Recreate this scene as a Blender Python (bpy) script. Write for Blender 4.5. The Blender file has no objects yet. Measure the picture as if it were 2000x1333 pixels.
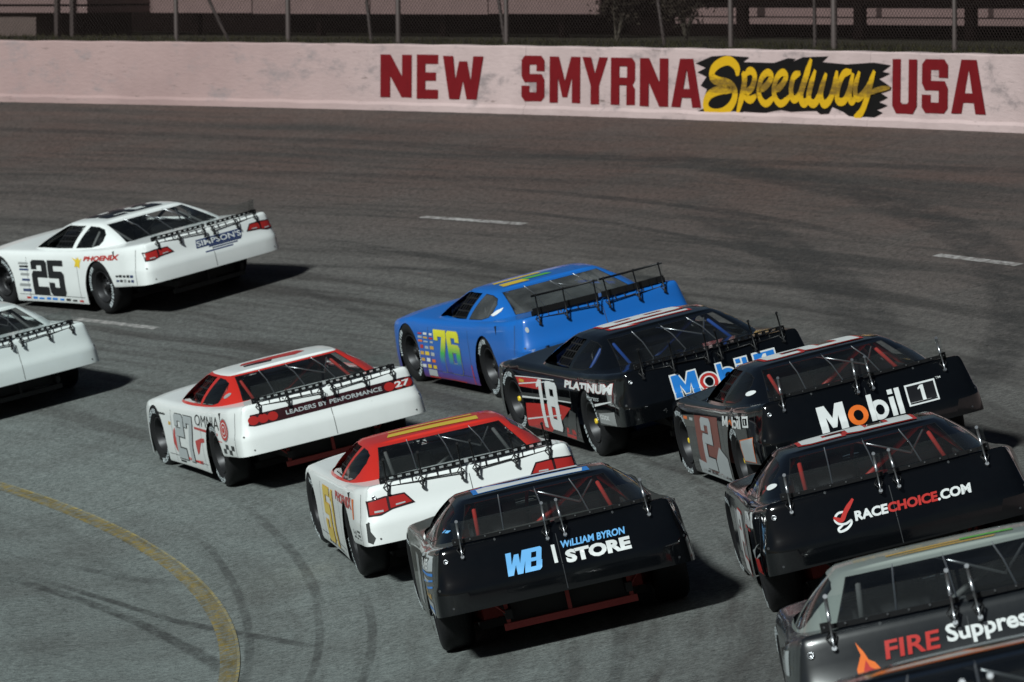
import bpy, bmesh, math, random
import numpy as np
from mathutils import Vector, Matrix
from mathutils.bvhtree import BVHTree
random.seed(7)
R = math.radians
scene = bpy.context.scene
COL = scene.collection

# ------------------------------------------------------------------ camera, night sky, flood light, exposure
CAM_H = 5.617
cd = bpy.data.cameras.new('camera'); cam = bpy.data.objects.new('camera', cd); COL.objects.link(cam)
cd.sensor_width = 36.0; cd.lens = 199.22; cd.clip_start = 0.5; cd.clip_end = 900
cam.matrix_world = Matrix.Translation((0, 0, CAM_H)) @ Matrix.Rotation(R(90 - 3.7985), 4, 'X') @ Matrix.Rotation(R(-0.297), 4, 'Z')
cd.dof.use_dof = True; cd.dof.focus_distance = 44.0; cd.dof.aperture_fstop = 6.5
scene.camera = cam

SUN_DIR = Vector((-0.50, -0.62, 0.62)).normalized()      # from the scene towards the lamp
world = bpy.data.worlds.new('World'); scene.world = world; world.use_nodes = True
wn = world.node_tree; wn.nodes.clear()
sky = wn.nodes.new('ShaderNodeTexSky'); sky.sky_type = 'NISHITA'; sky.sun_disc = False
sky.sun_elevation = math.asin(SUN_DIR.z); sky.sun_rotation = math.atan2(SUN_DIR.x, SUN_DIR.y)
bgn = wn.nodes.new('ShaderNodeBackground'); bgn.inputs['Strength'].default_value = 0.014
won = wn.nodes.new('ShaderNodeOutputWorld')
wn.links.new(sky.outputs[0], bgn.inputs[0]); wn.links.new(bgn.outputs[0], won.inputs[0])
sd = bpy.data.lights.new('sun', 'SUN'); sd.energy = 4.4; sd.angle = R(6.5); sd.color = (0.92, 1.0, 0.98)
sun = bpy.data.objects.new('sun', sd); COL.objects.link(sun)
sun.rotation_euler = (-SUN_DIR).to_track_quat('-Z', 'Y').to_euler(); sun.location = SUN_DIR * 60
scene.view_settings.view_transform = 'Standard'; scene.view_settings.look = 'None'
scene.view_settings.exposure = 0.0; scene.view_settings.gamma = 1.0
scene.view_settings.use_curve_mapping = False
scene.cycles.max_bounces = 8; scene.cycles.transparent_max_bounces = 24
scene.cycles.caustics_reflective = False; scene.cycles.caustics_refractive = False

# ------------------------------------------------------------------ track geometry: a banked ring round CX, CY
CX, CY = -53.4311, 43.0966
BANK = 0.216581; TB = math.tan(BANK)
R_LINE, R_WALL = 51.2, 66.85
def bank_z(r):
    if r >= R_LINE - 0.35: return TB * (r - R_LINE)
    return TB * (-0.35) + 0.07 * (r - (R_LINE - 0.35))
def polar(r, deg, z=None):
    a = R(deg)
    return Vector((CX + r * math.cos(a), CY + r * math.sin(a), bank_z(r) if z is None else z))

# ------------------------------------------------------------------ helpers
def tag(o, label=None, cat=None, group=None, kind=None):
    if label: o['label'] = label
    if cat: o['category'] = cat
    if group: o['group'] = group
    if kind: o['kind'] = kind
    return o
def empty(name, mat=None):
    o = bpy.data.objects.new(name, None); COL.objects.link(o); o.empty_display_size = 0.3
    if mat is not None: o.matrix_world = mat
    return o
def obj(name, me, mats, parent=None, smooth=None):
    if isinstance(me, bmesh.types.BMesh):
        b = me; me = bpy.data.meshes.new(name)
        if smooth is not None:
            for f in b.faces: f.smooth = smooth
        b.to_mesh(me); b.free()
    if not isinstance(mats, (list, tuple)): mats = [mats]
    if mats and mats[0] is not None:
        if len(me.materials): me.materials.clear()
        for m in mats: me.materials.append(m)
    o = bpy.data.objects.new(name, me); COL.objects.link(o)
    if parent is not None: o.parent = parent
    return o
def add_box(bm, c, s, mi=0, mat=None):
    vs = []
    for dx in (-.5, .5):
        for dy in (-.5, .5):
            for dz in (-.5, .5):
                p = Vector((c[0] + dx * s[0], c[1] + dy * s[1], c[2] + dz * s[2]))
                vs.append(bm.verts.new(mat @ p if mat else p))
    for q in ((0, 1, 3, 2), (4, 6, 7, 5), (0, 4, 5, 1), (2, 3, 7, 6), (0, 2, 6, 4), (1, 5, 7, 3)):
        f = bm.faces.new([vs[i] for i in q]); f.material_index = mi
def add_tube(bm, pts, rad, n=8, cap=True, mi=0):
    pts = [Vector(p) for p in pts]
    rads = rad if isinstance(rad, (list, tuple)) else [rad] * len(pts)
    rings = []
    ref = None
    for i, p in enumerate(pts):
        t = (pts[min(i + 1, len(pts) - 1)] - pts[max(i - 1, 0)]).normalized()
        if ref is None:
            ref = Vector((0, 0, 1)) if abs(t.z) < .9 else Vector((1, 0, 0))
        a = t.cross(ref).normalized(); b = a.cross(t).normalized(); ref = b
        rings.append([bm.verts.new(p + (a * math.cos(2 * math.pi * k / n) + b * math.sin(2 * math.pi * k / n)) * rads[i]) for k in range(n)])
    for i in range(len(rings) - 1):
        for k in range(n):
            f = bm.faces.new((rings[i][k], rings[i][(k + 1) % n], rings[i + 1][(k + 1) % n], rings[i + 1][k])); f.smooth = True; f.material_index = mi
    if cap:
        for rg in (rings[0], rings[-1][::-1]):
            f = bm.faces.new(rg); f.material_index = mi
def add_lathe(bm, prof, n=36, mi=0):
    """profile of (x, radius), turned about the X axis"""
    rings = [[bm.verts.new((x, r * math.cos(2 * math.pi * k / n), r * math.sin(2 * math.pi * k / n))) for k in range(n)] if r > 1e-5 else [bm.verts.new((x, 0, 0))] for x, r in prof]
    for a, b in zip(rings, rings[1:]):
        for k in range(n):
            k2 = (k + 1) % n
            if len(a) == 1: f = bm.faces.new((a[0], b[k], b[k2]))
            elif len(b) == 1: f = bm.faces.new((a[k], b[0], a[k2]))
            else: f = bm.faces.new((a[k], b[k], b[k2], a[k2]))
            f.smooth = True; f.material_index = mi
def interp(x, tab):
    xs = [t[0] for t in tab]; ys = [t[1] for t in tab]
    return float(np.interp(x, xs, ys))
def catmull(P, per):
    P = np.array(P, float); Q = np.vstack([2 * P[0] - P[1], P, 2 * P[-1] - P[-2]]); out = []
    for i in range(1, len(Q) - 2):
        for k in range(per):
            t = k / per; a, b, c, d = Q[i - 1], Q[i], Q[i + 1], Q[i + 2]
            out.append(.5 * ((2 * b) + (-a + c) * t + (2 * a - 5 * b + 4 * c - d) * t * t + (-a + 3 * b - 3 * c + d) * t ** 3))
    out.append(P[-1]); return np.array(out)
def cut_convex(bm, poly, ia, ib, faces):
    """split the faces along a convex polygon drawn in two of the axes; returns the faces that lie inside it"""
    pc = (sum(p[0] for p in poly) / len(poly), sum(p[1] for p in poly) / len(poly))
    cand = set(faces)
    for i in range(len(poly)):
        p, q = poly[i], poly[(i + 1) % len(poly)]
        nx, ny = q[1] - p[1], -(q[0] - p[0])
        if (pc[0] - p[0]) * nx + (pc[1] - p[1]) * ny > 0: nx, ny = -nx, -ny
        l = math.hypot(nx, ny)
        if l < 1e-9: continue
        co = [0, 0, 0]; no = [0, 0, 0]; co[ia], co[ib] = p; no[ia], no[ib] = nx / l, ny / l
        if not cand: break
        geom = list(cand) + list({e for f in cand for e in f.edges}) + list({v for f in cand for v in f.verts})
        old = set(bm.faces)
        bmesh.ops.bisect_plane(bm, geom=geom, plane_co=co, plane_no=no, dist=1e-6)
        cand = {f for f in cand if f.is_valid} | (set(bm.faces) - old)
        keep = set()
        for f in cand:
            c = f.calc_center_median()
            if (c[ia] - p[0]) * no[ia] + (c[ib] - p[1]) * no[ib] < 0: keep.add(f)
        cand = keep
    return list(cand)
def copy_faces(bm, faces):
    nb = bmesh.new(); m = {}
    for f in faces:
        vs = []
        for v in f.verts:
            if v not in m: m[v] = nb.verts.new(v.co)
            vs.append(m[v])
        g = nb.faces.new(vs); g.smooth = True
    return nb

# ------------------------------------------------------------------ materials
def new_mat(name):
    m = bpy.data.materials.new(name); m.use_nodes = True
    nt = m.node_tree; return m, nt, nt.nodes['Principled BSDF']
def N(nt, t, **kw):
    n = nt.nodes.new(t)
    for k, v in kw.items(): setattr(n, k, v)
    return n
def paint(name, col, rough=.32, coat=.5, metallic=0., dirt=.12, spec=.5):
    m, nt, b = new_mat(name)
    tc = N(nt, 'ShaderNodeTexCoord')
    n1 = N(nt, 'ShaderNodeTexNoise'); n1.inputs['Scale'].default_value = 3.2; n1.inputs['Detail'].default_value = 6; n1.inputs['Roughness'].default_value = .65
    nt.links.new(tc.outputs['Object'], n1.inputs['Vector'])
    rp = N(nt, 'ShaderNodeValToRGB'); rp.color_ramp.elements[0].position = .45; rp.color_ramp.elements[1].position = .75
    nt.links.new(n1.outputs['Fac'], rp.inputs[0])
    mx = N(nt, 'ShaderNodeMix', data_type='RGBA'); mx.inputs[6].default_value = (*col, 1)
    d = tuple(c * .55 + .03 for c in col); mx.inputs[7].default_value = (*d, 1)
    ml = N(nt, 'ShaderNodeMath', operation='MULTIPLY'); ml.inputs[1].default_value = dirt
    nt.links.new(rp.outputs[0], ml.inputs[0]); nt.links.new(ml.outputs[0], mx.inputs[0])
    mp = N(nt, 'ShaderNodeMapping'); mp.inputs['Scale'].default_value = (3, 1.1, 11); nt.links.new(tc.outputs['Object'], mp.inputs[0])
    n2 = N(nt, 'ShaderNodeTexNoise'); n2.inputs['Scale'].default_value = 2.2; n2.inputs['Detail'].default_value = 8; n2.inputs['Roughness'].default_value = .78; nt.links.new(mp.outputs[0], n2.inputs['Vector'])
    r2 = N(nt, 'ShaderNodeMapRange'); r2.inputs[1].default_value = .60; r2.inputs[2].default_value = .72; r2.inputs[4].default_value = min(.5, dirt * 3); nt.links.new(n2.outputs['Fac'], r2.inputs[0])
    m3 = N(nt, 'ShaderNodeMix', data_type='RGBA'); nt.links.new(r2.outputs[0], m3.inputs[0]); nt.links.new(mx.outputs[2], m3.inputs[6]); m3.inputs[7].default_value = (*[c * .35 + .015 for c in col], 1)
    nt.links.new(m3.outputs[2], b.inputs['Base Color'])
    mr = N(nt, 'ShaderNodeMapRange'); mr.inputs[3].default_value = rough * .8; mr.inputs[4].default_value = rough * 1.35
    nt.links.new(n1.outputs['Fac'], mr.inputs[0]); nt.links.new(mr.outputs[0], b.inputs['Roughness'])
    b.inputs['Specular IOR Level'].default_value = spec; b.inputs['Coat Weight'].default_value = coat; b.inputs['Coat Roughness'].default_value = .05; b.inputs['Metallic'].default_value = metallic
    return m
def simple(name, col, rough=.6, metallic=0., spec=.3, bump=0, scale=40):
    m, nt, b = new_mat(name)
    tc = N(nt, 'ShaderNodeTexCoord'); n1 = N(nt, 'ShaderNodeTexNoise'); n1.inputs['Scale'].default_value = scale; n1.inputs['Detail'].default_value = 4
    nt.links.new(tc.outputs['Object'], n1.inputs['Vector'])
    mx = N(nt, 'ShaderNodeMix', data_type='RGBA'); mx.inputs[6].default_value = (*[c * .8 for c in col], 1); mx.inputs[7].default_value = (*[min(1, c * 1.15) for c in col], 1)
    nt.links.new(n1.outputs['Fac'], mx.inputs[0]); nt.links.new(mx.outputs[2], b.inputs['Base Color'])
    b.inputs['Roughness'].default_value = rough; b.inputs['Metallic'].default_value = metallic; b.inputs['Specular IOR Level'].default_value = spec
    if bump:
        bp = N(nt, 'ShaderNodeBump'); bp.inputs['Strength'].default_value = bump; bp.inputs['Distance'].default_value = .01
        nt.links.new(n1.outputs['Fac'], bp.inputs['Height']); nt.links.new(bp.outputs[0], b.inputs['Normal'])
    return m
def clear_plastic(name, tint, haze, gloss=.06):
    m, nt, b = new_mat(name); nt.nodes.remove(b)
    out = nt.nodes['Material Output']
    tr = N(nt, 'ShaderNodeBsdfTransparent'); tr.inputs[0].default_value = (*tint, 1)
    df = N(nt, 'ShaderNodeBsdfDiffuse'); df.inputs[0].default_value = (.6, .62, .62, 1)
    gl = N(nt, 'ShaderNodeBsdfGlossy'); gl.inputs['Roughness'].default_value = gloss
    tc = N(nt, 'ShaderNodeTexCoord'); n1 = N(nt, 'ShaderNodeTexNoise'); n1.inputs['Scale'].default_value = 2.5; n1.inputs['Detail'].default_value = 5
    nt.links.new(tc.outputs['Object'], n1.inputs['Vector'])
    mr = N(nt, 'ShaderNodeMapRange'); mr.inputs[1].default_value = .3; mr.inputs[2].default_value = .75; mr.inputs[3].default_value = haze * .4; mr.inputs[4].default_value = haze * 1.6
    nt.links.new(n1.outputs['Fac'], mr.inputs[0])
    m1 = N(nt, 'ShaderNodeMixShader'); nt.links.new(mr.outputs[0], m1.inputs[0]); nt.links.new(tr.outputs[0], m1.inputs[1]); nt.links.new(df.outputs[0], m1.inputs[2])
    fr = N(nt, 'ShaderNodeFresnel'); fr.inputs[0].default_value = 1.45
    m2 = N(nt, 'ShaderNodeMixShader'); nt.links.new(fr.outputs[0], m2.inputs[0]); nt.links.new(m1.outputs[0], m2.inputs[1]); nt.links.new(gl.outputs[0], m2.inputs[2])
    nt.links.new(m2.outputs[0], out.inputs[0])
    return m
M = {}
def PM(key, col, **k):
    if key not in M: M[key] = paint('paint_' + key, col, **k)
    return M[key]
PM('white', (.78, .80, .79)); PM('black', (.0025, .0030, .0038), rough=.09, coat=.8, dirt=.05, spec=.25); PM('red', (.56, .025, .015)); PM('blue', (.010, .130, .48))
PM('dark_grey', (.045, .048, .047), rough=.4); PM('gunmetal', (.075, .076, .068), rough=.45); PM('silver_green', (.23, .26, .24)); PM('charcoal', (.012, .0135, .0155), rough=.26)
PM('yellow', (.80, .56, .03)); PM('decal_white', (.72, .74, .74), coat=.2); PM('decal_black', (.008, .008, .010), coat=.2, dirt=.03)
PM('decal_red', (.48, .03, .025), coat=.2); PM('decal_blue', (.02, .20, .62), coat=.2); PM('sky_blue', (.16, .46, .85), coat=.2)
PM('orange', (.78, .16, .02), coat=.2); PM('navy', (.03, .05, .14), coat=.2); PM('grey', (.30, .31, .31), coat=.2); PM('maroon', (.030, .006, .008), coat=.3)
PM('tail_red', (.40, .022, .018), rough=.15, coat=1.); PM('gold', (.62, .36, .05), coat=.2); PM('brown_red', (.20, .05, .035), coat=.3); PM('pale_grey', (.42, .45, .46), coat=.3)
PM('seam_dark', (.06, .06, .06), coat=0, rough=.6); PM('seam_light', (.035, .037, .04), coat=.2); PM('light_blue_white', (.66, .71, .70)); PM('green', (.10, .42, .04), coat=.2)
M['rubber'] = simple('tyre_rubber', (.010, .010, .011), .62, bump=.3, scale=60)
M['rubber_mark'] = simple('tyre_lettering_paint', (.62, .68, .70), .6)
M['steel'] = simple('bare_steel', (.42, .43, .45), .28, .9)
M['rim'] = simple('rim_metal', (.028, .028, .030), .42, .5)
M['chassis'] = simple('chassis_black', (.020, .019, .019), .6)
M['black_plastic'] = simple('black_plastic', (.010, .010, .011), .45)
M['seat'] = simple('seat_fabric', (.015, .015, .017), .8)
M['cage_grey'] = simple('cage_grey', (.10, .10, .10), .5); M['cage_red'] = simple('cage_red', (.34, .03, .024), .45); M['cage_blue'] = simple('cage_blue', (.012, .05, .22), .45)
M['tub_dark'] = simple('tub_dark', (.030, .030, .032), .55); M['tub_red'] = simple('tub_red', (.30, .035, .028), .5); M['tub_blue'] = simple('tub_blue', (.010, .035, .13), .5)
M['frame_red'] = simple('frame_red', (.34, .05, .045), .5)
M['window'] = clear_plastic('window_plastic', (.92, .94, .94), .010); M['spoiler'] = clear_plastic('spoiler_plastic', (.95, .97, .97), .009, .1)
M['smoke'] = clear_plastic('smoked_plastic', (.45, .46, .47), .10)
def fade_paint(name, stops, z0, z1):
    m, nt, b = new_mat(name)
    tc = N(nt, 'ShaderNodeTexCoord'); sx = N(nt, 'ShaderNodeSeparateXYZ'); nt.links.new(tc.outputs['Object'], sx.inputs[0])
    mr = N(nt, 'ShaderNodeMapRange'); mr.inputs[1].default_value = z0; mr.inputs[2].default_value = z1; nt.links.new(sx.outputs[2], mr.inputs[0])
    rp = N(nt, 'ShaderNodeValToRGB'); el = rp.color_ramp.elements
    el[0].position, el[0].color = stops[0][0], (*stops[0][1], 1); el[1].position, el[1].color = stops[-1][0], (*stops[-1][1], 1)
    for p, c in stops[1:-1]:
        e = el.new(p); e.color = (*c, 1)
    nt.links.new(mr.outputs[0], rp.inputs[0]); nt.links.new(rp.outputs[0], b.inputs['Base Color'])
    b.inputs['Roughness'].default_value = .35; b.inputs['Coat Weight'].default_value = .4; b.inputs['Coat Roughness'].default_value = .08
    return m
M['fade_number'] = fade_paint('rainbow_number', [(0, (.05, .03, .30)), (.35, (.03, .10, .42)), (.55, (.05, .42, .08)), (.8, (.75, .72, .03)), (1, (.80, .76, .04))], .08, .68)
M['fade_blue'] = fade_paint('blue_body', [(0, (.16, .03, .16)), (.12, (.06, .06, .34)), (.5, (.018, .125, .47)), (1, (.008, .135, .50))], .10, .80)

# asphalt: polar coordinates round the turn centre
def asphalt_nodes(nt, worn=True):
    geo = N(nt, 'ShaderNodeNewGeometry'); sx = N(nt, 'ShaderNodeSeparateXYZ'); nt.links.new(geo.outputs['Position'], sx.inputs[0])
    def mth(op, a, b=None, c=None):
        n = N(nt, 'ShaderNodeMath', operation=op)
        for i, v in enumerate((a, b, c)):
            if v is None: continue
            if isinstance(v, (int, float)): n.inputs[i].default_value = v
            else: nt.links.new(v, n.inputs[i])
        return n.outputs[0]
    dx = mth('SUBTRACT', sx.outputs[0], CX); dy = mth('SUBTRACT', sx.outputs[1], CY)
    r = mth('SQRT', mth('ADD', mth('MULTIPLY', dx, dx), mth('MULTIPLY', dy, dy)))
    th = mth('MULTIPLY', mth('ARCTAN2', dy, dx), 180 / math.pi)
    def noise(vec, scale, detail=4, rough=.55):
        n = N(nt, 'ShaderNodeTexNoise'); n.inputs['Scale'].default_value = scale; n.inputs['Detail'].default_value = detail; n.inputs['Roughness'].default_value = rough
        nt.links.new(vec, n.inputs['Vector']); return n.outputs['Fac']
    def vec(x, y, z=0.):
        c = N(nt, 'ShaderNodeCombineXYZ')
        for i, v in enumerate((x, y, z)):
            if isinstance(v, (int, float)): c.inputs[i].default_value = v
            else: nt.links.new(v, c.inputs[i])
        return c.outputs[0]
    def mrange(v, a, b, c, d, smooth=True):
        n = N(nt, 'ShaderNodeMapRange'); n.interpolation_type = 'SMOOTHSTEP' if smooth else 'LINEAR'
        nt.links.new(v, n.inputs[0])
        for i, k in enumerate((a, b, c, d)): n.inputs[i + 1].default_value = k
        return n.outputs[0]
    def mix(f, a, b):
        n = N(nt, 'ShaderNodeMix', data_type='RGBA')
        if isinstance(f, (int, float)): n.inputs[0].default_value = f
        else: nt.links.new(f, n.inputs[0])
        for i, v in ((6, a), (7, b)):
            if isinstance(v, tuple): n.inputs[i].default_value = (*v, 1)
            else: nt.links.new(v, n.inputs[i])
        return n.outputs[2]
    wob = noise(vec(mth('MULTIPLY', r, .35), mth('MULTIPLY', th, .16)), 1.0, 3)
    rw = mth('ADD', r, mth('MULTIPLY', mth('SUBTRACT', wob, .5), .5))
    streak = noise(vec(mth('MULTIPLY', rw, 1.7), mth('MULTIPLY', th, .07)), 1.0, 6, .62)
    streak2 = noise(vec(mth('MULTIPLY', rw, 6.5), mth('MULTIPLY', th, .22), 4.), 1.0, 4, .6)
    grain = noise(geo.outputs['Position'], 16, 4, .75); grit = noise(geo.outputs['Position'], 60, 3, .8); blot = noise(geo.outputs['Position'], .55, 5, .6)
    base = mix(mrange(r, 55.5, 65., 0, 1), mix(mrange(r, 51.5, 56.5, 0, 1), (.148, .166, .160), (.106, .109, .105)), (.079, .0525, .0455))  # lamp tint is put into the base colour: teal low, brown up the bank
    base = mix(mth('MULTIPLY', mrange(blot, .35, .7, 0, 1), .35), base, (.075, .072, .068))
    base = mix(mth('MULTIPLY', mrange(streak, .45, .66, 0, 1), mrange(r, 50.5, 57., .25, .85)), base, (.040, .036, .034))
    base = mix(mth('MULTIPLY', mrange(streak2, .50, .68, 0, 1), mrange(r, 51., 56., .14, .5)), base, (.042, .038, .036))
    # tyre marks and a few broad dark bands across the lanes: (quadratic in degrees, first and last degree, half width, darkness)
    marks = [(q, a, c, w * .9, min(1, k * 1.15)) for q, a, c, w, k in [((-.00754, .59979, 53.442), 8, 33, .36, .55), ((.00113, .24391, 55.279), 10, 29, .42, .5), ((-.004, .42, 52.2), 8, 26, .22, .6), ((-.00668, .44827, 55.46), 21, 34, .10, .55),
             ((-.0066, .46525, 53.978), 20, 33, .08, .45), ((0, -.05024, 66.334), 20, 37, .16, .5), ((0, -.24798, 53.475), 8, 15, .10, .4),
             ((.00639, -.29751, 52.575), 1, 13, .07, .62), ((-.00273, -.10849, 51.413), 1, 13.5, .09, .62), ((0, .02341, 51.856), -4, 7, .045, .5),
             ((0, .01618, 52.305), -6, 7, .05, .5), ((.00233, -.00316, 51.343), 0, 14, .05, .45), ((.00138, .01502, 51.89), 4, 16, .06, .45),
             ((0, .01938, 64.237), 30, 50, .14, .45), ((0, -.04008, 64.733), 28, 44, .12, .4), ((0, .19694, 52.416), 22, 32, .08, .3),
             ((0, .03, 53.1), -8, 14, .06, .4), ((0, -.02, 54.2), -8, 16, .07, .4), ((0, .09, 57.3), 14, 34, .11, .4), ((0, -.11, 62.5), 18, 40, .09, .45)]]
    ragged = noise(vec(mth('MULTIPLY', r, 5.), mth('MULTIPLY', th, 1.4)), 1.0, 4, .7)
    if worn:
        for (a, b, c), t0, t1, w, dk in marks:
            cen = mth('ADD', mth('MULTIPLY', mth('ADD', mth('MULTIPLY', th, a), b), th), c)
            d = mth('ABSOLUTE', mth('SUBTRACT', r, cen))
            msk = mth('MULTIPLY', mrange(d, w * .55, w * 1.15, 1, 0), mth('MULTIPLY', mrange(th, t0, t0 + 3, 0, 1), mrange(th, t1 - 4, t1, 1, 0)))
            msk = mth('MULTIPLY', msk, mth('MULTIPLY', mrange(ragged, .3, .62, .25, 1), dk))
            base = mix(msk, base, (.022, .021, .021))
    # paving joints running up the banking
    jt = mth('ABSOLUTE', mth('SUBTRACT', mth('FRACT', mth('ADD', mth('MULTIPLY', th, .09), mth('MULTIPLY', mth('SUBTRACT', wob, .5), .03))), .5))
    base = mix(mth('MULTIPLY', mrange(jt, .0, .0022, 1, 0), .55), base, (.025, .024, .024))
    gl = mth('ADD', mth('MULTIPLY', mth('SUBTRACT', grain, .5), 2.5), mth('MULTIPLY', mth('SUBTRACT', grit, .5), 3.2))
    hs = N(nt, 'ShaderNodeHueSaturation'); nt.links.new(base, hs.inputs['Color']); nt.links.new(mth('ADD', gl, 1.0), hs.inputs['Value'])
    h = mth('ADD', grain, mth('MULTIPLY', grit, .7))
    bp = N(nt, 'ShaderNodeBump'); bp.inputs['Strength'].default_value = .55; bp.inputs['Distance'].default_value = .008; nt.links.new(h, bp.inputs['Height'])
    return hs.outputs[0], bp.outputs[0], mth, mix, noise, mrange, geo, r, th, vec
m, nt, b = new_mat('asphalt'); M['asphalt'] = m
c, nrm, *_ = asphalt_nodes(nt); nt.links.new(c, b.inputs['Base Color']); nt.links.new(nrm, b.inputs['Normal']); b.inputs['Roughness'].default_value = .8; b.inputs['Specular IOR Level'].default_value = .25
def worn_line(name, col, col2, keep):
    m, nt, b = new_mat(name)
    c, nrm, mth, mix, noise, mrange, geo, r, th, vec = asphalt_nodes(nt, False)
    n1 = noise(geo.outputs['Position'], 9, 6, .7); n2 = noise(vec(mth('MULTIPLY', r, 14.), mth('MULTIPLY', th, .6)), 1., 4, .6)
    p = mix(mrange(n2, .35, .65, 0, 1), col, col2)
    f = mth('MULTIPLY', mrange(n1, .40, .60, .12, 1), keep)
    nt.links.new(mix(f, c, p), b.inputs['Base Color']); nt.links.new(nrm, b.inputs['Normal']); b.inputs['Roughness'].default_value = .7
    return m
M['yellow_line'] = worn_line('worn_yellow_line', (.24, .165, .022), (.105, .078, .022), .95)
M['yellow_edge'] = worn_line('worn_yellow_edge', (.42, .31, .06), (.20, .15, .04), .75)
M['white_line'] = worn_line('worn_white_line', (.42, .40, .39), (.30, .28, .27), .95)

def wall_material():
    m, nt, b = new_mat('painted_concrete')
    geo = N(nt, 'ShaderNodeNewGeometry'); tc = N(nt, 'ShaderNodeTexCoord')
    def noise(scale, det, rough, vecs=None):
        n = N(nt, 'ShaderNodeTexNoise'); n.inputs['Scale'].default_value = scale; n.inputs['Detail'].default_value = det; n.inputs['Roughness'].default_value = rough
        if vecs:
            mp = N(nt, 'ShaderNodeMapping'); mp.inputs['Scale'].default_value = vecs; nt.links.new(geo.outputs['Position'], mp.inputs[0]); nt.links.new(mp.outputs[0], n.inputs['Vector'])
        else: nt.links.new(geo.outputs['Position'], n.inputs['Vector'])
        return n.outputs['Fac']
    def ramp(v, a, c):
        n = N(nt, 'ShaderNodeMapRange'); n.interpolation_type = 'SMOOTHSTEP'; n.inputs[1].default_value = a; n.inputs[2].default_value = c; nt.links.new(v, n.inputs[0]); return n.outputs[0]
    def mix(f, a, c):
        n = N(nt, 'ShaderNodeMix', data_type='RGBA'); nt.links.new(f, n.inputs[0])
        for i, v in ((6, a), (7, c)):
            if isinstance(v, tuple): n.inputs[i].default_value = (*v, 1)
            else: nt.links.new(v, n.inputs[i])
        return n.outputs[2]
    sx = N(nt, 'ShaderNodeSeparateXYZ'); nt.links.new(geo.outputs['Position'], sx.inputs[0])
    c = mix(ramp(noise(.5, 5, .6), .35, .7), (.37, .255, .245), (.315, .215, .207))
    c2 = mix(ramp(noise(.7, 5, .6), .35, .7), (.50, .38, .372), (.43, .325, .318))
    c = mix(ramp(sx.outputs[0], -5.5, .5), c, c2)  # pink lamp cast and the dimmer left end are put into the wall colour
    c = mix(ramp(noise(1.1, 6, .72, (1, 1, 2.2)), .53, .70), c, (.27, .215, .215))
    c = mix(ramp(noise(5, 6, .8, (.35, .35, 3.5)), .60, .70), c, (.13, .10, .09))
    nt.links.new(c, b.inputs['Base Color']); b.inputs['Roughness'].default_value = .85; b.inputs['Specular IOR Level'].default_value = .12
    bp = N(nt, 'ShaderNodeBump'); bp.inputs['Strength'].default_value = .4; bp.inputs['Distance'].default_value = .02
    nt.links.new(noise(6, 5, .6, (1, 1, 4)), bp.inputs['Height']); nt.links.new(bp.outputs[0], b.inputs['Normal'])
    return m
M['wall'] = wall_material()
M['wall_red'] = simple('wall_letter_red', (.150, .009, .012), .9, spec=.08, scale=6); M['wall_black'] = simple('wall_letter_black', (.009, .008, .008), .9, spec=.08, scale=6)
def worn_gold():
    m, nt, b = new_mat('wall_letter_gold')
    geo = N(nt, 'ShaderNodeNewGeometry'); mp = N(nt, 'ShaderNodeMapping'); mp.inputs['Scale'].default_value = (1.2, 1.2, 5); nt.links.new(geo.outputs['Position'], mp.inputs[0])
    n = N(nt, 'ShaderNodeTexNoise'); n.inputs['Scale'].default_value = 5; n.inputs['Detail'].default_value = 6; n.inputs['Roughness'].default_value = .75; nt.links.new(mp.outputs[0], n.inputs['Vector'])
    # a scuffed band, rubbed by tyres at bumper height
    sx = N(nt, 'ShaderNodeSeparateXYZ'); nt.links.new(geo.outputs['Position'], sx.inputs[0])
    d = N(nt, 'ShaderNodeMath', operation='SUBTRACT'); nt.links.new(sx.outputs[2], d.inputs[0]); d.inputs[1].default_value = 3.93
    ab = N(nt, 'ShaderNodeMath', operation='ABSOLUTE'); nt.links.new(d.outputs[0], ab.inputs[0])
    mr = N(nt, 'ShaderNodeMapRange'); mr.interpolation_type = 'SMOOTHSTEP'; nt.links.new(ab.outputs[0], mr.inputs[0])
    for i, k in enumerate((.03, .17, .34, 0)): mr.inputs[i + 1].default_value = k
    ad = N(nt, 'ShaderNodeMath', operation='ADD'); nt.links.new(n.outputs['Fac'], ad.inputs[0]); nt.links.new(mr.outputs[0], ad.inputs[1])
    r2 = N(nt, 'ShaderNodeMapRange'); nt.links.new(ad.outputs[0], r2.inputs[0]); r2.inputs[1].default_value = .55; r2.inputs[2].default_value = .85
    mx = N(nt, 'ShaderNodeMix', data_type='RGBA'); nt.links.new(r2.outputs[0], mx.inputs[0]); mx.inputs[6].default_value = (.58, .33, .012, 1); mx.inputs[7].default_value = (.19, .11, .02, 1)
    nt.links.new(mx.outputs[2], b.inputs['Base Color']); b.inputs['Roughness'].default_value = .9; b.inputs['Specular IOR Level'].default_value = .1
    return m
M['wall_gold'] = worn_gold()
M['grass_soil'] = simple('grass_soil', (.018, .014, .006), .95, bump=.6, scale=9); M['grass'] = simple('grass_blades', (.030, .026, .009), .9, scale=3)
M['ground'] = simple('infield_ground', (.030, .032, .014), .95, bump=.5, scale=2)
M['galv'] = simple('galvanised_steel', (.062, .046, .043), .6, .2); M['wire'] = simple('fence_wire', (.050, .034, .031), .6, .2)
M['board'] = simple('board_paint', (.165, .105, .10), .7, scale=3); M['board_dark'] = simple('near_black_board', (.0045, .0026, .0024), .95, spec=.02); M['block'] = simple('concrete_block', (.10, .07, .062), .9, scale=5)  # near-black board colour also carries the night dark behind the stands
M['leaf'] = simple('shrub_leaf', (.020, .013, .007), .8); M['bark'] = simple('bark', (.05, .04, .03), .9)

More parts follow.
